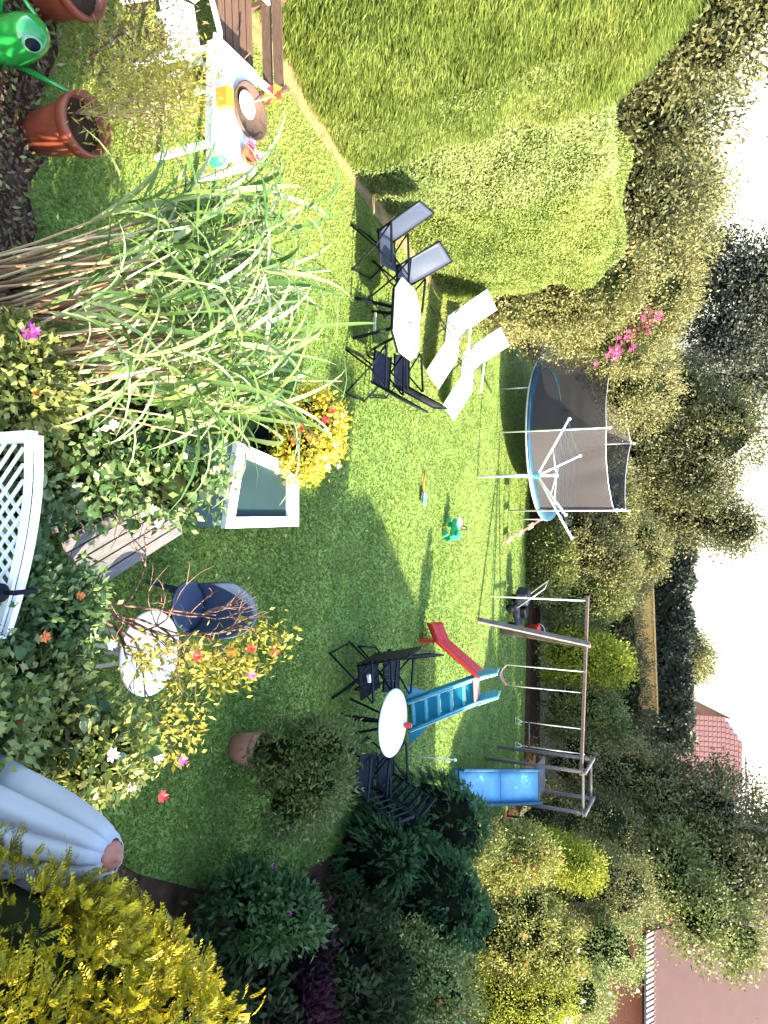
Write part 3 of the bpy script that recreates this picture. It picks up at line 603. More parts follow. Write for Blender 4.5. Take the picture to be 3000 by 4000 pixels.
# more blades, joined
V = []; F_ = []; mb = MB()
for i in range(240):
    me = blades[i % 8]; a = random.uniform(0, 2 * PI); r = .5 * math.sqrt(random.random()); hh = random.uniform(1.6, 2.25); s = random.uniform(.4, .75)
    m4 = Matrix.Translation((r * math.cos(a) * 1.5, r * math.sin(a), hh)) @ Matrix.Rotation(random.uniform(0, 6.28), 4, 'Z') @ Matrix.Rotation(random.gauss(0, .2), 4, 'Y') @ Matrix.Scale(s, 4)
    b = len(mb.v); mb.v += [tuple(m4 @ v_.co) for v_ in me.vertices]; mb.f += [tuple(b + k_ for k_ in p_.vertices) for p_ in me.polygons]
me = mb.mesh('blades', L['reed'], True); at_ = me.attributes.new('rnd', 'FLOAT', 'FACE'); at_.data.foreach_set('value', np.repeat(np.random.default_rng(3).random(240), 18).astype(np.float32)); o = link('blades', me, None, t); o['kind'] = 'stuff'
# climber with large leaves
def heart_mesh(i):
    mb = MB(); w_ = [.5, .42, .55, .47][i]
    prof = [(0, 0), (.12, w_ * .75), (.35, w_), (.65, w_ * .65), (1, 0)]
    for (a, b) in prof:
        for s in (-1, 0, 1): mb.v.append((a, s * b, abs(s) * b * .25 - .25 * a * a))
    for k_ in range(4):
        for s in (0, 1):
            a = k_ * 3 + s; mb.f.append((a, a + 1, a + 4, a + 3))
    return mb.mesh('leaf', OR_leaf, True)
hearts = [heart_mesh(i) for i in range(4)]
def bigleaves(t, p, o_, n, size):
    for i in range(min(n, len(p))):
        q = link('leaf', hearts[i % 4], None, t); q.location = p[i] + o_[i] * .05
        d = Vector(o_[i]) * .5 + Vector((random.gauss(0, .6), random.gauss(0, .6), random.gauss(-.15, .5)))
        q.rotation_euler = d.to_track_quat('X', 'Z').to_euler(); s = size * random.uniform(.6, 1.3); q.scale = (s, s, s)
t, p, o_ = shrub('leafy_climber', 'large-leaved climber sprawling over the grey slatted bench', 'climber', (-.35, 4.15, 0), [(0, 0, .6, .42, .4, .6), (.08, .35, 1.15, .34, .34, .45), (-.1, -.4, .7, .45, .45, .6), (-.3, .2, .9, .35, .35, .5), (.2, -.55, .45, .36, .36, .45)], L['climber'], 420, 11, .07, .045, .06, corefill=.7)
bigleaves(t, p[::-1], o_[::-1], 260, .11)
for i in range(9): flower(t, p[i * 7] + o_[i * 7] * .08, .04, M['fl_pale'], i)
# rose bushes by the house
def rosebush(label, loc, blobs, fl, n=330, lm=L['rose'], Ln=.062, W=.036, big=0):
    t, p, o_ = shrub('rose_bush', label, 'rose bush', loc, blobs, lm, n, 20, Ln, W, .055, group='rose bushes near the house', corefill=.7)
    for i, (q, r, fm) in enumerate(fl): flower(t, q, r, fm, i)
    if big: bigleaves(t, p, o_, big, .075)
    return t
rosebush('rose bush with pale pink blooms left of the folded parasol', (1.3, 3.45, 0), [(0, 0, .8, .38, .36, .7), (.2, .15, 1.3, .28, .26, .36), (-.2, -.25, 1.05, .38, .35, .45)], [((.28, .42, 1.58), .042, M['fl_pale']), ((.42, .22, 1.54), .04, M['fl_pale']), ((.47, .3, 1.72), .04, M['fl_red']), ((.1, -.1, 1.7), .045, M['fl_pale']), ((-.15, -.5, 1.4), .05, M['fl_red'])], big=120)
rosebush('dense rose bush behind the white lattice with orange buds', (.6, 3.3, 0), [(0, 0, .68, .4, .36, .62), (.05, .15, 1.08, .33, .28, .3), (-.1, -.15, .95, .3, .3, .36)], [((.1, -.2, 1.45), .035, M['fl_orange']), ((-.1, .1, 1.4), .03, M['fl_orange']), ((.2, .2, 1.55), .035, M['fl_pale'])], lm=L['climber'], big=130)
rosebush('dark rose bush in front of the parasol with red buds', (1.0, 2.55, 0), [(0, 0, .8, .45, .4, .8), (.1, .1, 1.4, .3, .3, .35), (-.35, .1, 1.0, .3, .3, .5)], [((-.25, .0, 1.55), .04, M['fl_red']), ((-.4, .15, 1.45), .035, M['fl_red'])], lm=L['rose'], n=300)
rosebush('yellowing rose bush at the foot of the reed clump', (-.85, 3.0, 0), [(0, 0, .8, .32, .32, .7), (.15, .1, 1.2, .26, .26, .35)], [((-.12, -.05, 1.5), .06, M['fl_magenta']), ((.2, 0, 1.5), .03, M['fl_orange'])], lm=L['shrub'], n=240)
# autumn-coloured shrub reaching over the round table
t = thing('autumn_shrub', 'twiggy shrub with yellow leaves and red flowers over the round table', 'shrub', (.66, 4.15, 0))
tips = []
def branch(p, d, ln, r, dep, mb):
    pts = [Vector(p)]; d = Vector(d).normalized()
    for k_ in range(4):
        d = (d + Vector((random.gauss(0, .17), random.gauss(0, .17), random.gauss(.03, .12)))).normalized(); pts.append(pts[-1] + d * ln / 4)
    mb.tube(pts, [r * (1 - .14 * k_) for k_ in range(5)], 5)
    if dep == 0: tips.append((pts[-1], d)); tips.append((pts[-2], d)); return
    for _ in range(3 if dep > 1 else 3):
        dd = (d + Vector((random.gauss(0, .55), random.gauss(0, .55), random.gauss(.05, .35)))).normalized(); branch(pts[random.choice((2, 3, 4))], dd, ln * .72, r * .58, dep - 1, mb)
random.seed(21)
for d0 in ((.5, .35, .9), (.25, .5, .8), (.62, .2, .8), (.4, .5, .75)):
    mb = MB(); branch((0, 0, .62), d0, .62, .018, 3, mb); mb.build('branch', M['twig'], t, True)
MB().tube([(0, 0, 0), (.02, .03, .3), (0, 0, .64)], [.035, .03, .022], 7).build('stem', M['twig'], t, True)
tp = np.array([q[0] for q in tips]); td = np.array([q[1] for q in tips]); sel = (tp[:, 0] > .25) & (tp[:, 2] > 1.32); tp, td = tp[sel], td[sel]
P, d, nr, rc = sprays(tp, td, 13, .06, .9, .1)
leafmesh('foliage', P, d, nr, .06 * RNG.uniform(.7, 1.3, len(P)), .03, L['autumn'], t, rc, .06)
for i, j in enumerate(np.argsort(tp[:, 2])[-30::5]): flower(t, tp[j] + np.array([0, 0, .03]), .042, M['fl_red'] if i % 3 else M['fl_pink'], i)

# ================================================================ POTS
def pot(name, label, loc, r, h, m, tilt=0.0):
    t = thing(name, label, 'plant pot', loc)
    t.rotation_euler = (0, tilt, 0)
    MB().lathe([(r * .72, 0), (r * .93, h * .8), (r * .93, h * .8 + .001), (r * 1.04, h * .8 + .004), (r * 1.06, h), (r * .95, h + .004), (r * .90, h * .86), (r * .86, h * .82)], 32).build('shell', m, t, True)
    MB().lathe([(.01, h * .815), (r * .87, h * .82), (r * .88, h * .835), (.01, h * .85)], 20).build('compost', M['soil'], t)
    return t
pot('terracotta_pot', 'big glossy terracotta pot with rolled rim at left', (-2.95, 4.3, 0), .22, .54, M['terra2'], .05)
t, p, o_ = shrub('wispy_plant', 'wispy yellow-leaved plant growing from the big left pot', 'plant', (-3.0, 4.25, .47), [(-.12, .15, .45, .32, .30, .36), (-.2, .28, .68, .34, .30, .32), (.05, .1, .3, .25, .25, .3)], L['wisp'], 150, 15, .065, .014, .08, core=None, stem=False, shell=(.2, 1.05))
for i in range(12):
    a = random.uniform(0, 6.28); MB().tube([(0, 0, -.02), (.1 * math.cos(a), .1 * math.sin(a) + .05, .3), (.3 * math.cos(a) - .1, .25 * math.sin(a) + .25, .75)], [.006, .005, .002], 5).build('stem', M['cane'], t, True)
pot('red_pot', 'red terracotta pot cut by the top left corner', (-4.05, 4.35, 0), .24, .42, M['terra2'])
shrub('dry_bush', 'dry brown twiggy bush between the pots and white chair', 'shrub', (-3.75, 4.85, 0), [(0, 0, .4, .45, .35, .42), (.3, .2, .55, .35, .3, .35), (-.3, .1, .5, .35, .3, .4)], L['dry'], 120, 14, .055, .016, .09, core=None, shell=(.3, 1.05), stemr=.012)
pot('shade_pot', 'pinkish terracotta pot standing in the lawn shade', (2.56, 6.9, 0), .205, .36, M['pink'])
shrub('potted_bush', 'olive-green feathery bush growing from the pinkish pot', 'shrub', (2.6, 6.95, .30), [(0, 0, .3, .32, .32, .34), (.25, .1, .55, .38, .36, .42), (-.1, .2, .65, .3, .3, .35), (.45, -.05, .4, .34, .3, .36)], L['bushy'], 330, 22, .065, .022, .06, core=M['core'], corefill=.6, stemr=.012)
t = pot('dark_planter', 'dark round planter under the yellow and red flowers', (-.82, 7.35, 0), .22, .30, M['black'])
t, p, o_ = shrub('yellow_flowers', 'mound of yellow blossom with red blooms behind the white frame', 'flowers', (-.82, 7.4, .25), [(0, 0, .22, .32, .30, .26), (.22, -.1, .3, .28, .28, .25), (-.25, .15, .38, .3, .3, .3), (0, .35, .3, .3, .3, .25)], L['yellowfl'], 260, 18, .05, .034, .05, core=M['core'], corefill=.7, stemr=.01)
for i, (x_, y_, z_) in enumerate(((-.1, -.28, .42), (.02, -.22, .5), (-.18, -.1, .62), (.06, -.32, .36), (-.3, 0, .66))): flower(t, (x_, y_, z_), .055, M['fl_orange'] if i % 2 else M['fl_red'], i)
for i in range(8): flower(t, (random.uniform(-.3, .35), random.uniform(-.1, .5), .6), .035, M['fl_pale'], i)

# ================================================================ FURNITURE
def rot2(p, a): return (p[0] * math.cos(a) - p[1] * math.sin(a), p[0] * math.sin(a) + p[1] * math.cos(a))
# --- round white tables
def round_table(label, loc, r, legm, edge=.03):
    t = thing('round_table', label, 'table', loc)
    z = .72
    MB().lathe([(r * .97, z - edge), (r, z - edge * .7), (r, z - edge * .25), (r * .985, z), (.02, z + .002)], 48).build('table_top', M['white'], t, True)
    MB().lathe([(r * .8, z - edge - .05), (r * .82, z - edge)], 40).build('apron', legm, t)
    for i in range(4):
        a = PI / 4 + i * PI / 2 + .4; c, s = math.cos(a), math.sin(a)
        MB().bar((.06 * c, .06 * s, z - .06), (r * .55 * c, r * .55 * s, 0), .035, .03).build('leg', legm, t)
    MB().tube([(0, 0, .2), (0, 0, z - .03)], .022, 8).build('column', legm, t, True)
    return t
round_table('small white round table under the yellow-leaved twiggy shrub', (1.13, 4.78, 0), .34, M['white'])
tb = round_table('white round table in lawn shade between black slatted chairs', (2.86, 9.5, 0), .455, M['black'])
t = thing('red_jar', 'small red jar standing at the back edge of shaded table', 'jar', (2.98, 9.86, .722))
MB().lathe([(.035, 0), (.042, .02), (.042, .07), (.03, .09)], 16).build('jar_body', M['red'], t, True); MB().lathe([(.031, .09), (.031, .105)], 16).build('lid', M['tancap'], t)
# --- long eight-sided table on the sunny lawn
t = thing('patio_table', 'white eight-sided table in full sun among sling chairs', 'table', (-2.72, 9.98, 0), -.12)
oc = [(-.52, -.26), (-.3, -.44), (.3, -.44), (.54, -.2), (.54, .2), (.32, .44), (-.3, .44), (-.52, .2)]
MB().prism(oc, .695, .72).build('table_top', M['white'], t, bevel=.008)
MB().prism([(x * .985, y * .985) for x, y in oc], .655, .694).build('edge_band', M['black'], t)
for sx in (-1, 1):
    for sy in (-1, 1): MB().bar((sx * .12, sy * .1, .67), (sx * .3, sy * .28, 0), .035).build('leg', M['black'], t)
MB().bar((-.16, 0, .2), (.16, 0, .2), .03).build('stretcher', M['steel'], t)
t = thing('red_booklet', 'small folded red booklet on the sunny white table', 'booklet', (-2.74, 9.98, .722), .3)
MB().box((0, 0, .004), (.16, .02, .008)).box((.07, .045, .004), (.02, .1, .008)).build('cover', M['red'], t)
t = thing('grey_tile', 'square grey mat lying on right of sunny white table', 'mat', (-2.3, 10.18, .721), .1)
MB().box((0, 0, .006), (.16, .2, .012)).build('mat_body', M['slate'], t, bevel=.004)
# --- reclining garden chairs (front towards local +X)
def chair(name, label, loc, rz, fab, slatted, rec=.32, group=None):
    t = thing(name, label, 'chair', loc, rz, group)
    w_ = .27; bt = Vector((-.22 - .68 * math.sin(rec), 0, .43 + .68 * math.cos(rec))); b0 = Vector((-.2, 0, .42)); f0 = Vector((.26, 0, .45))
    if slatted:
        tm = MB().box((0, 0, 0), (.078, 2 * w_ - .03, .014)).mesh('slat', fab)
        for i in range(7):
            q = b0.lerp(bt, .12 + .85 * i / 6); o = link('slat', tm, None, t); o.location = q; o.rotation_euler = (0, -(PI / 2 - rec), 0)
        for i in range(6):
            q = b0.lerp(f0, .06 + .9 * i / 5); o = link('slat', tm, None, t); o.location = q
    else:
        for nm, a, b in (('back_sling', b0, bt), ('seat_sling', b0, f0)):
            nn = Vector((-(b - a).z, 0, (b - a).x)).normalized()
            MB().grid(lambda u_, v_: tuple(a.lerp(b, u_) + Vector((0, (v_ - .5) * 2 * (w_ - .012), 0)) + nn * (-.035 * math.sin(PI * v_) * math.sin(PI * u_) if nm == 'seat_sling' else .03 * math.sin(PI * v_) * math.sin(PI * u_))), 8, 8).build(nm, fab, t, True, solid=.006)
    for s in (-1, 1):
        y = s * w_
        MB().tube([b0 + Vector((.02, y, -.02)), bt + Vector((0, y, 0))], .014, 8).build('back_rail', M['black'], t, True)
        MB().tube([b0 + Vector((-.02, y, 0)), f0 + Vector((.02, y, 0))], .014, 8).build('seat_rail', M['black'], t, True)
        MB().tube([(.3, y + s * .022, .62), (.04, y + s * .022, .42), (-.34, y + s * .022, 0)], .013, 8).build('leg', M['black'], t, True)
        MB().tube([(-.27, y + s * .022, .62), (0, y + s * .022, .4), (.3, y + s * .022, 0)], .013, 8).build('leg', M['black'], t, True)
        MB().box((.0, y + s * .025, .635), (.56, .045, .022)).build('armrest', M['black'], t, bevel=.006)
    MB().tube([bt + Vector((0, -w_, 0)), bt + Vector((0, w_, 0))], .013, 8).build('top_rail', M['black'], t, True)
    for x in (-.33, .29): MB().tube([(x, -w_ - .02, .03), (x, w_ + .02, .03)], .011, 8).build('foot_bar', M['black'], t, True)
    return t
chair('sling_chair', 'blue-grey sling chair nearest the hedge at sunny table', (-3.72, 9.9, 0), .05, M['bluegrey'], False, .42)
chair('sling_chair', 'blue-grey sling chair half behind the other, left of sunny table', (-3.35, 10.5, 0), -.25, M['bluegrey'], False, .42)
chair('sling_chair', 'dark sling chair at right front of sunny table, back reclined', (-1.95, 9.72, 0), PI - .05, M['navy'], False, .5)
chair('sling_chair', 'dark sling chair at right rear of sunny table, back reclined', (-2.05, 10.42, 0), PI + .12, M['navy'], False, .5)
chair('slatted_chair', 'black slatted chair left of shaded table, nearer the camera', (2.18, 9.3, 0), .1, M['black'], True, .18)
chair('slatted_chair', 'black slatted chair left of shaded table, farther from camera', (2.3, 10.05, 0), -.2, M['black'], True, .12)
chair('slatted_chair', 'black slatted chair right of shaded table behind potted bush', (3.52, 9.2, 0), PI - .2, M['black'], True, .38)
chair('slatted_chair', 'black slatted chair right of shaded table beside weeping conifer', (3.62, 9.85, 0), PI + .1, M['black'], True, .42)
t = thing('toy_bundle', 'small white and grey clutter lying on the near black chair', 'clutter', (2.22, 9.2, .46), .3)
MB().box((0, 0, .03), (.12, .05, .05)).box((.03, .07, .02), (.05, .09, .04)).build('bundle', M['white'], t, bevel=.012)
# --- white recliners
def lounger(label, loc, rz):
    t = thing('white_lounger', label, 'lounger', loc, rz, 'white reclining loungers')
    w_ = .28; k = Vector((-.2, 0, .38)); bt = k + Vector((-.46, 0, .66)); kn = Vector((.3, 0, .40)); ft = Vector((.86, 0, .12))
    for nm, a, b, sag in (('backrest', k, bt, .03), ('seat', k, kn, .02), ('footrest', kn, ft, .02)):
        nn = Vector((-(b - a).z, 0, (b - a).x)).normalized()
        MB().grid(lambda u_, v_: tuple(a.lerp(b, u_ * .985 + .005) + Vector((0, (v_ - .5) * 2 * w_, 0)) + nn * (-sag * math.sin(PI * v_))), 8, 8).build(nm, M['white'], t, True, solid=.02)
    for s in (-1, 1):
        y = s * (w_ + .015)
        MB().tube([bt + Vector((0, y, 0)), k + Vector((0, y, 0)), kn + Vector((0, y, 0)), ft + Vector((0, y, 0))], .014, 8).build('side_rail', M['white'], t, True)
        MB().tube([(.32, y, .58), (-.02, y, .36), (-.46, y, 0)], .013, 8).build('leg', M['wood'], t, True)
        MB().tube([(-.36, y, .58), (0, y, .36), (.34, y, 0)], .013, 8).build('leg', M['wood'], t, True)
        MB().box((0, y + s * .01, .59), (.62, .04, .02)).build('armrest', M['white'], t, bevel=.006)
    MB().tube([(-.46, -w_, .02), (-.46, w_, .02)], .012, 8).build('foot_bar', M['wood'], t, True)
    return t
lounger('white recliner beside the golden hedge, farther from trampoline', (-3.1, 12.75, 0), -.35)
lounger('white recliner overlapping the left end of the trampoline', (-2.62, 13.55, 0), -.35)
# --- slate blue plastic tub chair by the small table
t = thing('tub_chair', 'slate blue plastic chair with rounded back by small table', 'chair', (.86, 5.62, 0), -1.9); t.scale = (.9, .9, .95)
def shellfn(a, b):
    th = (a - .5) * 2.5; r = .25 + .03 * b; zz = .40 + b * (.50 * max(0, math.cos(th * .95)) ** .6 + .10)
    return (-r * math.cos(th) * (1 + .22 * b), r * math.sin(th) * (1.05 + .05 * b), zz)
MB().grid(shellfn, 24, 8).build('backrest', M['bluechair'], t, True, solid=.014)
MB().lathe([(.02, .41), (.22, .395), (.255, .41), (.255, .43), (.22, .425), (.02, .40)], 28).build('seat', M['bluechair'], t, True)
for a in (PI / 4, 3 * PI / 4, -PI / 4, -3 * PI / 4):
    MB().bar((.19 * math.cos(a), .19 * math.sin(a), .41), (.26 * math.cos(a), .26 * math.sin(a), 0), .04, .03).build('leg', M['bluechair'], t)
# --- grey slatted bench under the climber
t = thing('slatted_bench', 'silvery grey slatted bench half hidden under the climber', 'bench', (.2, 4.82, 0), 1.95)
tm = MB().box((0, 0, 0), (1.25, .082, .025)).mesh('slat', M['greywood'])
for i in range(5):
    o = link('slat', tm, None, t); o.location = (0, -.2 + i * .096, .43)
for i in range(3):
    o = link('slat', tm, None, t); o.location = (0, .28 + i * .03, .55 + i * .11); o.rotation_euler = (1.25, 0, 0)
for sx in (-.52, .52):
    MB().bar((sx, -.2, .415), (sx, .24, .415), .05, .03).build('bearer', M['greywood'], t)
    MB().bar((sx, -.18, 0), (sx, -.18, .4), .05).build('leg', M['greywood'], t); MB().bar((sx, .25, 0), (sx, .36, .84), .05).build('leg', M['greywood'], t)
# --- white-rimmed box
t = thing('white_rimmed_box', 'low slate box with wide white rim and dark green cover', 'box', (0, 0, 0))
oc = [(-.70, 6.3), (.16, 6.1), (.16, 7.46), (-.50, 7.46)]; cx_, cy_ = -.2, 6.85
inn = [(-.56, 6.42), (.05, 6.26), (.05, 7.26), (-.40, 7.26)]
mb = MB()
for i in range(4):
    j = (i + 1) % 4; b = len(mb.v)
    for z in (.40, .46):
        for q in (oc[i], oc[j], inn[j], inn[i]): mb.v.append((q[0], q[1], z))
    mb.f += [(b + 3, b + 2, b + 1, b), (b + 4, b + 5, b + 6, b + 7), (b, b + 1, b + 5, b + 4), (b + 1, b + 2, b + 6, b + 5), (b + 2, b + 3, b + 7, b + 6), (b + 3, b, b + 4, b + 7)]
mb.build('rim', M['white'], t)
MB().prism([(x + (cx_ - x) * .04, y + (cy_ - y) * .02) for x, y in oc], 0, .398).build('side', M['slate'], t)
MB().prism(inn, .4, .415).build('cover', M['darkglass'], t)
# --- closed parasol
t = thing('closed_parasol', 'folded pale parasol with tan cap near the window', 'parasol', (1.55, 2.62, 0))
def clothfn(a, b):
    th = a * 2 * PI; f = b; R = .066 + .31 * f ** .66
    w8 = abs(math.sin(4 * th + 1.1 * math.sin(th + .8) + .9 * f)); R *= 1.12 - (.12 + .42 * f ** .5) * (1 - w8) ** 1.6 + .07 * math.sin(13 * th + 5 * f) * f + .06 * math.sin(3 * th + 3 * f)
    return (R * math.cos(th), R * math.sin(th) * .92, 2.43 - 1.35 * f + .03 * math.sin(8 * th) * f)
MB().grid(clothfn, 176, 24).build('cloth', M['cloth'], t, True, solid=.005)
MB().lathe([(.066, 2.38), (.07, 2.42), (.045, 2.45), (.022, 2.46), (.02, 2.475), (.005, 2.48)], 20).build('cap', M['tancap'], t, True)
MB().tube([(0, 0, 0), (0, 0, 2.42)], .02, 10).build('pole', M['wood'], t, True)
MB().lathe([(.24, 0), (.24, .05), (.06, .08), (.03, .3)], 24).build('base', M['slate'], t, True)
# --- white lattice with arched cap rail
t = thing('lattice_trellis', 'white lattice trellis with curved cap rail at bottom centre', 'trellis', (.1, 2.9, 0))
def capz(x): return 1.64 - .30 * max(0, (x + .32)) ** 1.7
xs = np.linspace(-.5, .56, 15)
MB().grid(lambda a, b: (xs[int(round(a * 14))], (-.018 if b < .5 else .018), capz(xs[int(round(a * 14))])), 14, 1).build('cap_rail', M['white'], t, False, solid=.028)
MB().grid(lambda a, b: (xs[int(round(a * 14))], -.03, capz(xs[int(round(a * 14))]) - .02 - b * .042), 14, 1).build('head_board', M['whitewood'], t, solid=.02)
for x in (-.5, .56): MB().box((x, 0, capz(x) / 2 - .02), (.06, .06, capz(x) - .04)).build('post', M['whitewood'], t)
for i in range(26):
    x0 = -1.25 + i * .085
    for s in (1, -1):
        pa = []; 
        for k_ in range(60):
            z = .35 + k_ * .022; x = x0 + s * (z - .35) + (0 if s > 0 else 1.0)
            if -.48 < x < .54 and z < capz(x) - .07: pa.append((x, z))
        if len(pa) > 3: MB().bar((pa[0][0], .012 * s - .015, pa[0][1]), (pa[-1][0], .012 * s - .015, pa[-1][1]), .008, .022, (0, 1, 0)).build('lath', M['whitewood'], t)
t = thing('hanging_bracket', 'dark metal bracket clipped over the trellis cap rail', 'bracket', (.42, 2.87, 1.52))
MB().tube([(0, -.07, .0), (0, -.07, .06), (0, .06, .06), (0, .06, -.08)], .014, 8).build('hook', M['black'], t, True)
MB().lathe([(.03, -.09), (.05, -.05), (.05, -.01), (.02, .0)], 14, (0, -.09, 0)).build('holder', M['black'], t, True)
# ================================================================ FAR LEFT CORNER
t = thing('white_armchair', 'white plastic armchair with dark opening near the left hedge', 'chair', (-4.35, 5.5, 0), .3)
for sx in (-.24, .24):
    for sy in (-.22, .22): MB().bar((sx * .9, sy * .9, .42), (sx * 1.1, sy * 1.1, 0), .05, .035).build('leg', M['white'], t)
MB().box((0, 0, .42), (.5, .48, .035)).build('seat', M['white'], t, bevel=.012)
MB().grid(lambda a, b: (-.24 - b * .12 - .05 * math.cos((a - .5) * 2), (a - .5) * .5, .44 + b * .42), 10, 6).build('backrest', M['white'], t, True, solid=.02)
for s in (-1, 1): MB().tube([(-.3, s * .26, .62), (.0, s * .28, .64), (.2, s * .27, .63), (.26, s * .25, .42)], .025, 8).build('armrest', M['white'], t, True)
t = thing('brown_bench', 'brown slatted wooden bench with white arm ends by hedge', 'bench', (-4.75, 6.3, 0), .05)
tm = MB().box((0, 0, 0), (.95, .10, .026)).mesh('slat', M['brownwood'])
for i in range(5):
    o = link('slat', tm, None, t); o.location = (0, -.24 + i * .118, .43)
for i in range(2):
    o = link('slat', tm, None, t); o.location = (0, .34, .58 + i * .13); o.rotation_euler = (1.4, 0, 0)
for sx in (-.45, .45):
    MB().bar((sx, -.25, 0), (sx, -.25, .6), .06, .05).build('leg', M['brownwood'], t); MB().bar((sx, .32, 0), (sx, .36, .8), .06, .05).build('leg', M['brownwood'], t)
    MB().box((sx, .02, .62), (.08, .66, .035)).build('arm', M['white'], t, bevel=.008)
t = thing('white_table', 'oblong white table loaded with toys by the left hedge', 'table', (-3.78, 5.92, 0), -.03)
MB().box((0, 0, .70), (1.05, .66, .03)).build('table_top', M['white'], t, bevel=.012)
for sx in (-.46, .46):
    for sy in (-.27, .27): MB().bar((sx, sy, 0), (sx * .95, sy * .95, .69), .05).build('leg', M['white'], t)
MB().box((0, -.3, .645), (.95, .02, .07)).build('apron', M['white'], t)
t = thing('dark_tray', 'dark oval tray resting on the oblong white table', 'tray', (-3.82, 6.1, .717))
MB().lathe([(.02, .005), (.22, .005), (.25, .05), (.265, .05), (.235, 0), (.02, 0)], 30).build('tray_body', M['brownwood'], t, True)
t = thing('green_plate', 'pale green plate lying in the dark oval tray', 'plate', (-3.86, 6.05, .726))
MB().lathe([(.01, .008), (.08, .008), (.125, .028), (.13, .024), (.085, 0), (.01, 0)], 26).build('plate_body', M['greytoy'], t, True)
t = thing('orange_box', 'small orange box on near edge of white table', 'box', (-3.72, 5.65, .717), .1)
MB().box((0, 0, .06), (.17, .09, .12)).build('box_body', M['orange'], t, bevel=.006); MB().box((0, 0, .126), (.175, .095, .012)).build('lid', M['yellow'], t)
t = thing('pinwheel', 'red and yellow toy windmill at far side of white table', 'toy', (-3.98, 6.22, .717))
MB().tube([(0, 0, 0), (0, 0, .22)], .006, 6).build('stick', M['white'], t)
for i in range(6):
    a = i * PI / 3; mb = MB(); c, s = math.cos(a), math.sin(a); c2, s2 = math.cos(a + .7), math.sin(a + .7)
    mb.v += [(0, -.012, .22), (.11 * c, -.012, .22 + .11 * s), (.1 * c2, -.04, .22 + .1 * s2)]; mb.f.append((0, 1, 2)); mb.build('vane', M['red'] if i % 2 else M['yellow'], t, solid=.003)
t = thing('striped_ball', 'green and white toy ball behind the white table', 'ball', (-3.66, 6.42, 0))
for i in range(6):
    mb = MB(); mb.grid(lambda a, b: (.13 * math.sin(b * PI) * math.cos((i + a) * PI / 3), .13 * math.sin(b * PI) * math.sin((i + a) * PI / 3), .13 - .13 * math.cos(b * PI)), 5, 12); mb.build('panel', M['toygreen'] if i % 2 else M['white'], t, True)
t = thing('flower_bowl', 'bowl of red and pink flowers at right of white table', 'flowers', (-3.38, 6.05, .717))
MB().lathe([(.06, 0), (.1, .06), (.095, .065), (.05, .01)], 20).build('bowl', M['terra'], t, True)
for i in range(9): flower(t, (random.uniform(-.09, .09), random.uniform(-.08, .08), .07 + random.random() * .05), .045, [M['fl_red'], M['fl_pink'], M['fl_pale']][i % 3], i)
t = thing('watering_can', 'glossy green plastic watering can at left picture edge', 'watering can', (-3.45, 3.95, 0), .35)
MB().lathe([(.13, 0), (.165, .03), (.17, .2), (.155, .32), (.12, .41), (.06, .46), (.015, .475)], 30).build('body', M['green_pl'], t, True)
MB().lathe([(.055, 0), (.06, .015), (.045, .02)], 22, (0, 0, 0)).build('filler_ring', M['ringgreen'], t, True)
fr = t.children[-1]; fr.location = (.085, -.075, .405); fr.rotation_euler = (.55, .75, 0); fr.scale = (1, 1.25, 1)
hl = MB().lathe([(.045, .012), (.043, .021), (.005, .021)], 22).build('filler_hole', M['black'], t, True); hl.location = fr.location; hl.rotation_euler = fr.rotation_euler; hl.scale = fr.scale
MB().tube([(.14, .05, .1), (.28, .1, .3), (.40, .14, .47)], [.03, .02, .014], 10).build('spout', M['green_pl'], t, True)
MB().tube([(-.15, -.02, .12), (-.27, -.03, .2), (-.26, -.03, .36), (-.1, 0, .43)], .014, 8).build('handle', M['green_pl'], t, True)

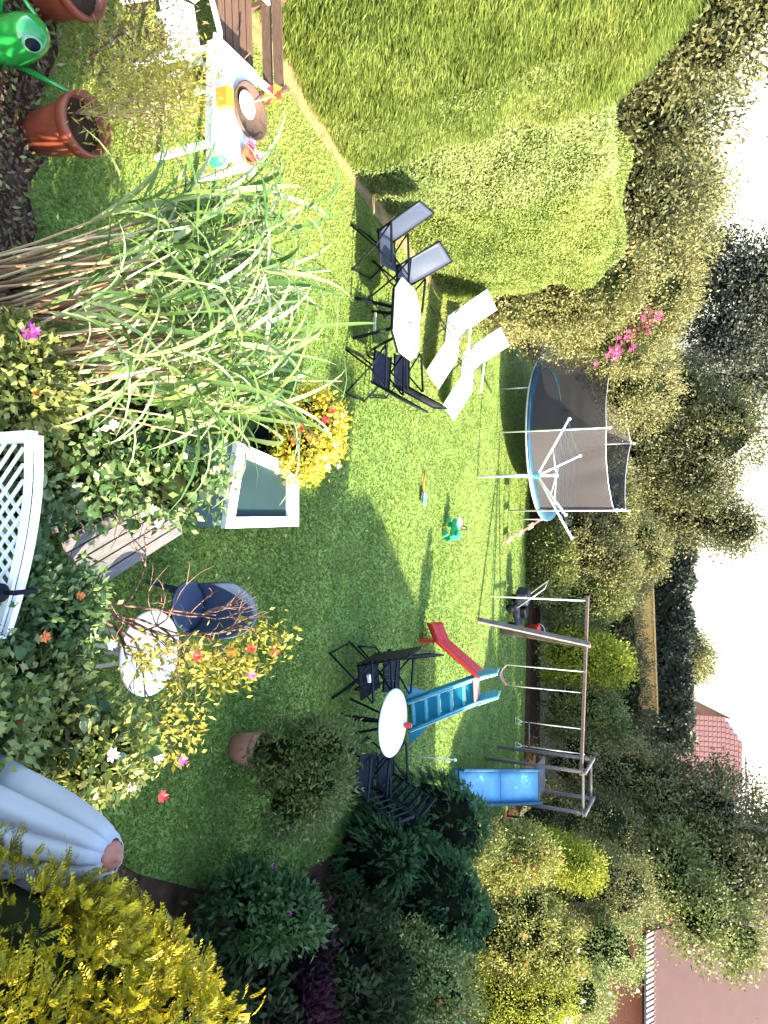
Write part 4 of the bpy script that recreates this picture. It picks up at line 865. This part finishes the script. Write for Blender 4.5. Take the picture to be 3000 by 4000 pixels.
# ================================================================ PLAY THINGS
# trampoline
R_, bz, nt_ = 1.98, .72, 2.42
t = thing('trampoline', 'round trampoline with blue pad and grey safety net', 'trampoline', (-1.78, 18.7, 0))
MB().lathe([(.02, bz - .005), (R_ - .28, bz - .005), (R_ - .28, bz - .015), (.02, bz - .015)], 48).build('jumping_mat', M['mat_blk'], t)
MB().lathe([(R_ - .26, bz), (R_ - .24, bz + .025), (R_ + .0, bz + .025), (R_ + .02, bz), (R_ + .02, bz - .02), (R_ + .0, bz - .02)], 48, close=True).build('edge_pad', M['bluepad'], t, True)
MB().tube([(R_ * math.cos(2 * PI * i / 48), R_ * math.sin(2 * PI * i / 48), bz - .05) for i in range(49)], .025, 8).build('frame_ring', M['steel'], t, True)
ang = [math.radians(-90 + 60 * i) for i in range(6)]
for i, a in enumerate(ang):
    c, s = math.cos(a), math.sin(a)
    MB().tube([((R_ + .04) * c, (R_ + .04) * s, 0), ((R_ + .04) * c, (R_ + .04) * s, nt_ + .03)], .017, 8).build('net_pole', M['steel'], t, True)
    MB().tube([((R_ - .02) * math.cos(a + .5), (R_ - .02) * math.sin(a + .5), 0), ((R_ - .02) * math.cos(a + .5), (R_ - .02) * math.sin(a + .5), bz - .05)], .016, 8).build('leg', M['steel'], t, True)
    MB().lathe([(.03, 0), (.03, .05), (.012, .07)], 10, ((R_ + .04) * c, (R_ + .04) * s, nt_ + .02)).build('pole_cap', M['white'], t, True)
    b = ang[(i + 1) % 6]
    def netfn(u_, v_, a=a, b=b):
        pa = Vector((R_ * math.cos(a), R_ * math.sin(a), 0)); pb = Vector((R_ * math.cos(b), R_ * math.sin(b), 0)); q = pa.lerp(pb, u_)
        pull = .10 * math.sin(PI * u_) * math.sin(PI * min(1, v_ * 1.1)) + .03 * math.sin(u_ * 19 + v_ * 5) * (1 - abs(2 * u_ - 1)) * v_
        q = q * (1 - pull * .35); q.z = bz + .02 + v_ * (nt_ - bz - .04 - .07 * math.sin(PI * u_) ** .7); return tuple(q)
    MB().grid(netfn, 18, 10).build('net_panel', M['net'], t, True)
    MB().tube([netfn(k_ / 12, 1.0) for k_ in range(13)], .008, 5).build('net_hem', M['palesteel'], t, True)
# ladder
t = thing('step_ladder', 'small pinkish metal step ladder at right of trampoline', 'ladder', (.45, 17.35, 0), .15)
for y in (-.2, .2):
    MB().bar((.25, y, 0), (-.22, y, .78), .035).build('side_rail', M['pink'], t)
for i in range(3): MB().box((.18 - i * .155, 0, .12 + i * .25), (.12, .42, .03)).build('step', M['pink'], t)
# rotary airer
t = thing('rotary_airer', 'white rotary clothes airer with raised arms on the lawn', 'clothes airer', (-.73, 15.3, 0))
MB().tube([(0, 0, 0), (0, 0, 1.66)], .024, 10).build('pole', M['palesteel'], t, True)
MB().lathe([(.05, 1.2), (.06, 1.22), (.06, 1.3), (.04, 1.33)], 14).build('lower_hub', M['tealrim'], t, True)
MB().lathe([(.04, 1.60), (.045, 1.62), (.045, 1.67), (.02, 1.69)], 14).build('upper_hub', M['white'], t, True)
TP = [Vector((-1.1, -.1, 1.92)), Vector((.78, -.45, 1.92)), Vector((1.25, .45, 1.86)), Vector((-.45, 1.0, 1.92))]
h0 = Vector((0, 0, 1.26))
for i, q in enumerate(TP):
    MB().tube([h0 + (q - h0).normalized() * .04, q], .022, 8).build('arm', M['palesteel'], t, True)
    MB().tube([Vector((0, 0, 1.64)) + Vector((q.x, q.y, 0)).normalized() * .03, h0.lerp(q, .5)], .012, 6).build('strut', M['palesteel'], t, True)
    MB().lathe([(.03, -.02), (.035, .02), (.01, .04)], 10, tuple(q)).build('arm_cap', M['white'], t, True)
for i in range(4):
    for f in (.55, .7, .85, .98):
        a = h0.lerp(TP[i], f); b = h0.lerp(TP[(i + 1) % 4 if i < 3 else 0], f)
        if i in (0, 1, 2, 3): MB().tube([a, a.lerp(b, .5) - Vector((0, 0, .03)), b], .0035, 4).build('line', M['bluepad'], t)
# swing frame
t = thing('swing_set', 'long timber swing beam on legs with tower at right end', 'swing frame', (0, 0, 0))
bl, br = Vector((1.75, 16.3, 2.08)), Vector((5.35, 15.85, 2.03))
MB().bar(bl, br, .075, .07).build('beam', M['redwood'], t, bevel=.01)
MB().bar((2.25, 15.35, 0), (2.72, 16.1, 2.16), .10, .08).build('leg', M['wood'], t, bevel=.01)
MB().bar((2.72, 17.0, 0), (2.78, 16.25, 2.14), .09, .08).build('leg', M['redwood'], t, bevel=.01)
MB().tube([(1.85, 16.28, 0.0), (1.85, 16.28, 2.1)], .018, 8).build('climbing_pole', M['palesteel'], t, True)
for x in (5.28, 6.12):
    for y in (15.85, 16.75): MB().box((x, y, 1.02), (.065, .065, 2.04)).build('tower_post', M['wood'], t, bevel=.008)
for y in (15.85, 16.75): MB().box((5.7, y, 2.07), (.98, .065, .045)).build('tower_rail', M['wood'], t, bevel=.008)
for x in (5.28, 6.12): MB().box((x, 16.3, 2.125), (.07, 1.05, .045)).build('tower_rail', M['wood'], t, bevel=.008)
for i in range(6): MB().box((5.7, 15.97 + i * .135, 1.08), (.74, .12, .03)).build('deck_board', M['wood'], t)
MB().box((5.7, 15.79, 1.14), (.74, .03, .12)).build('deck_edge', M['greywood'], t)
t = thing('blue_slide', 'sky blue slide coming down from the timber tower', 'slide', (0, 0, 0))
a, b = Vector((5.66, 15.72, 1.17)), Vector((5.2, 13.75, .16))
sd_ = Vector((.32, .02, 0))
for k_ in range(2):
    p0, p1 = a.lerp(b, .5 * k_ + (.004 if k_ else 0)), a.lerp(b, .5 * k_ + .497)
    MB().grid(lambda u_, v_: tuple(p0.lerp(p1, u_) + sd_ * (2 * v_ - 1)), 4, 4).build('bed_panel', M['skyblue'], t, True, solid=.02)
for s in (-1, 1): MB().bar(a + sd_ * s * 1.08 + Vector((0, 0, .05)), b + sd_ * s * 1.08 + Vector((0, 0, .05)), .05, .16).build('side_wall', M['bluepad'], t, bevel=.012)
MB().bar(b + sd_ * -1.1 + Vector((0, -.02, -.05)), b + sd_ * 1.1 + Vector((0, -.02, -.05)), .2, .05).build('foot', M['bluepad'], t)
t = thing('sling_swing', 'curved pale sling swing hanging from the timber beam', 'swing', (0, 0, 0))
sx0, sx1, sy = 3.28, 3.72, 16.06
MB().grid(lambda u_, v_: (sx0 + (sx1 - sx0) * u_, sy - .07 + .14 * v_, .42 - .13 * math.sin(PI * u_)), 12, 2).build('seat', M['pink'], t, True, solid=.02)
for x in (sx0, sx1): MB().tube([(x, sy, .42), (x + .01, sy + .02, 2.08)], .011, 6).build('rope', M['rope'], t, True)
t = thing('trapeze_bar', 'trapeze bar with two triangular rings on ropes', 'trapeze', (0, 0, 0))
for x in (4.44, 4.95):
    MB().tube([(x, 15.97, .93), (x, 15.95, 2.08)], .011, 6).build('rope', M['rope'], t, True)
    MB().tube([(x, 15.97, .9), (x, 15.97, .78)], .006, 5).build('strap', M['rope'], t, True)
    MB().tube([(x, 15.97, .78), (x - .07, 15.97, .64), (x + .07, 15.97, .64), (x, 15.97, .78)], .009, 6).build('ring', M['rope'], t, True)
MB().tube([(4.42, 15.97, .93), (4.97, 15.97, .93)], .014, 8).build('bar', M['wood'], t, True)
# free-standing kids slide
t = thing('kids_slide', 'free-standing plastic slide with teal ladder and red chute', 'slide', (0, 0, 0))
lb, lt = Vector((3.36, 11.66, 0)), Vector((2.93, 12.12, 1.02)); tt_ = Vector((2.84, 12.25, 1.36))
pr = Vector((.62, .10, 0)).normalized() * .21
for s in (-1, 1):
    o0, o1, o2 = lb + pr * s * 1.15, lt + pr * s, tt_ + pr * s * .95
    MB().bar(o0, o1, .04, .13).build('ladder_side', M['teal'], t, bevel=.012)
    MB().tube([o0 + Vector((0, -.07, .02)), o1 + Vector((0, -.07, .0)), o2 + Vector((0, -.05, 0)), o2 + Vector((-.05, .12, -.02))], .02, 8).build('edge_rim', M['tealrim'], t, True)
    MB().bar(o1 + Vector((0, .03, -.02)), o2 + Vector((-.02, .06, -.04)), .035, .2).build('hand_guard', M['teal'], t, bevel=.012)
    mb = MB(); q = lb + pr * s * 1.2; w2 = pr.normalized() * s
    mb.v += [tuple(q + Vector((0, 0, .0))), tuple(q + w2 * .26), tuple(q + (lt - lb) * .32 + w2 * .02)]; mb.f.append((0, 1, 2)); mb.build('stabiliser', M['teal'], t, solid=.03)
for i in range(5):
    q = lb.lerp(lt, .08 + i * .185); MB().bar(q - pr * .95, q + pr * .95, .07, .035).build('step', M['tealrim'], t, bevel=.006)
    q2 = q + Vector((-.02, .07, .09)); MB().bar(q2 - pr * .9, q2 + pr * .9, .02, .15).build('riser', M['teal'], t)
MB().box(lt + Vector((-.03, .03, .0)), (.40, .26, .035), Matrix.Rotation(.16, 3, 'Z')).build('platform', M['pink'], t, bevel=.01)
ca, cb, cc = lt + Vector((-.2, .08, .02)), Vector((2.18, 12.22, .30)), Vector((1.90, 12.30, .14))
cs_ = Vector((.08, .99, 0)) * .24
def chute(u_, v_):
    q = ca.lerp(cb, u_ / .75) if u_ < .75 else cb.lerp(cc, (u_ - .75) / .25)
    e = abs(2 * v_ - 1); return tuple(q + cs_ * (2 * v_ - 1) + Vector((0, 0, .13 * max(0, e - .7) / .3)))
MB().grid(chute, 16, 10).build('chute', M['red'], t, True, solid=.02)
MB().bar(cb + Vector((0, 0, -.02)), cb + Vector((.02, 0, -.28)), .2, .06).build('chute_foot', M['red'], t)
# toys on the grass
t = thing('ride_on_toy', 'green ride-on toy with white front on the sunny lawn', 'toy', (.32, 13.4, 0), 2.6)
MB().box((0, 0, .19), (.40, .17, .12)).build('body', M['toygreen'], t, bevel=.04); MB().box((.16, 0, .25), (.14, .15, .09)).build('bonnet', M['white'], t, bevel=.03)
MB().box((-.12, 0, .28), (.14, .16, .05)).build('seat', M['toygreen'], t, bevel=.02)
MB().tube([(.08, 0, .24), (.03, 0, .37)], .012, 6).build('steering_column', M['white'], t); MB().tube([(.03 + .0, .07 * math.cos(i * PI / 6), .37 + .05 * math.sin(i * PI / 6)) for i in range(13)], .01, 6).build('steering_wheel', M['black'], t, True)
for sx in (-.15, .15):
    for sy in (-.1, .1):
        o = MB().lathe([(.02, -.02), (.06, -.02), (.064, 0), (.06, .02), (.02, .02)], 16).build('wheel', M['toygreen'], t, True); o.location = (sx, sy, .064); o.rotation_euler = (PI / 2, 0, 0)
t = thing('toy_spade', 'small blue and white toy with orange handle on grass', 'toy', (-.32, 12.2, .02), 2.9)
MB().tube([(0, 0, .02), (.42, 0, .03)], .014, 8).build('handle', M['orange'], t, True)
MB().grid(lambda a, b: (-.2 * a, (b - .5) * .16 * (1 - .3 * a), .03 + .05 * (2 * b - 1) ** 2), 6, 6).build('blade', M['skyblue'], t, True, solid=.012)
MB().box((-.02, 0, .05), (.07, .09, .05)).build('socket', M['white'], t, bevel=.015)
t = thing('garden_stake', 'thin pale stake with round knob behind the shaded table', 'stake', (3.98, 11.5, 0), 0)
MB().tube([(0, 0, 0), (-.12, -.2, .93)], .011, 7).build('rod', M['palesteel'], t, True); MB().lathe([(.005, -.03), (.025, -.01), (.025, .015), (.005, .03)], 12, (-.12, -.2, .95)).build('knob', M['white'], t, True)
t = thing('push_mower', 'dark blue mower parked behind the swing legs', 'mower', (2.35, 17.75, 0), .4)
MB().box((0, 0, .22), (.6, .42, .16)).build('deck', M['navy'], t, bevel=.05); MB().box((-.02, 0, .36), (.28, .26, .16)).build('engine', M['black'], t, bevel=.04)
MB().box((-.42, 0, .38), (.34, .38, .3)).build('grass_bag', M['navy'], t, bevel=.06)
MB().tube([(-.2, -.18, .25), (-.75, -.2, .95), (-.75, .2, .95), (-.2, .18, .25)], .013, 8).build('handle', M['steel'], t, True)
for sx in (-.22, .25):
    for sy in (-.24, .24):
        o = MB().lathe([(.02, -.025), (.1, -.025), (.105, 0), (.1, .025), (.02, .025)], 16).build('wheel', M['black'], t, True); o.location = (sx, sy, .105); o.rotation_euler = (PI / 2, 0, 0)
t = thing('red_bucket', 'red toy bucket under the back shrubs by the swing', 'bucket', (3.0, 19.15, 0))
MB().lathe([(.13, 0), (.19, .36), (.2, .37), (.18, .36), (.12, .02)], 24).build('shell', M['red'], t, True)
MB().tube([(.19 * math.cos(k_ * PI / 8), 0, .36 + .16 * math.sin(k_ * PI / 8)) for k_ in range(9)], .01, 6).build('handle', M['steel'], t, True)
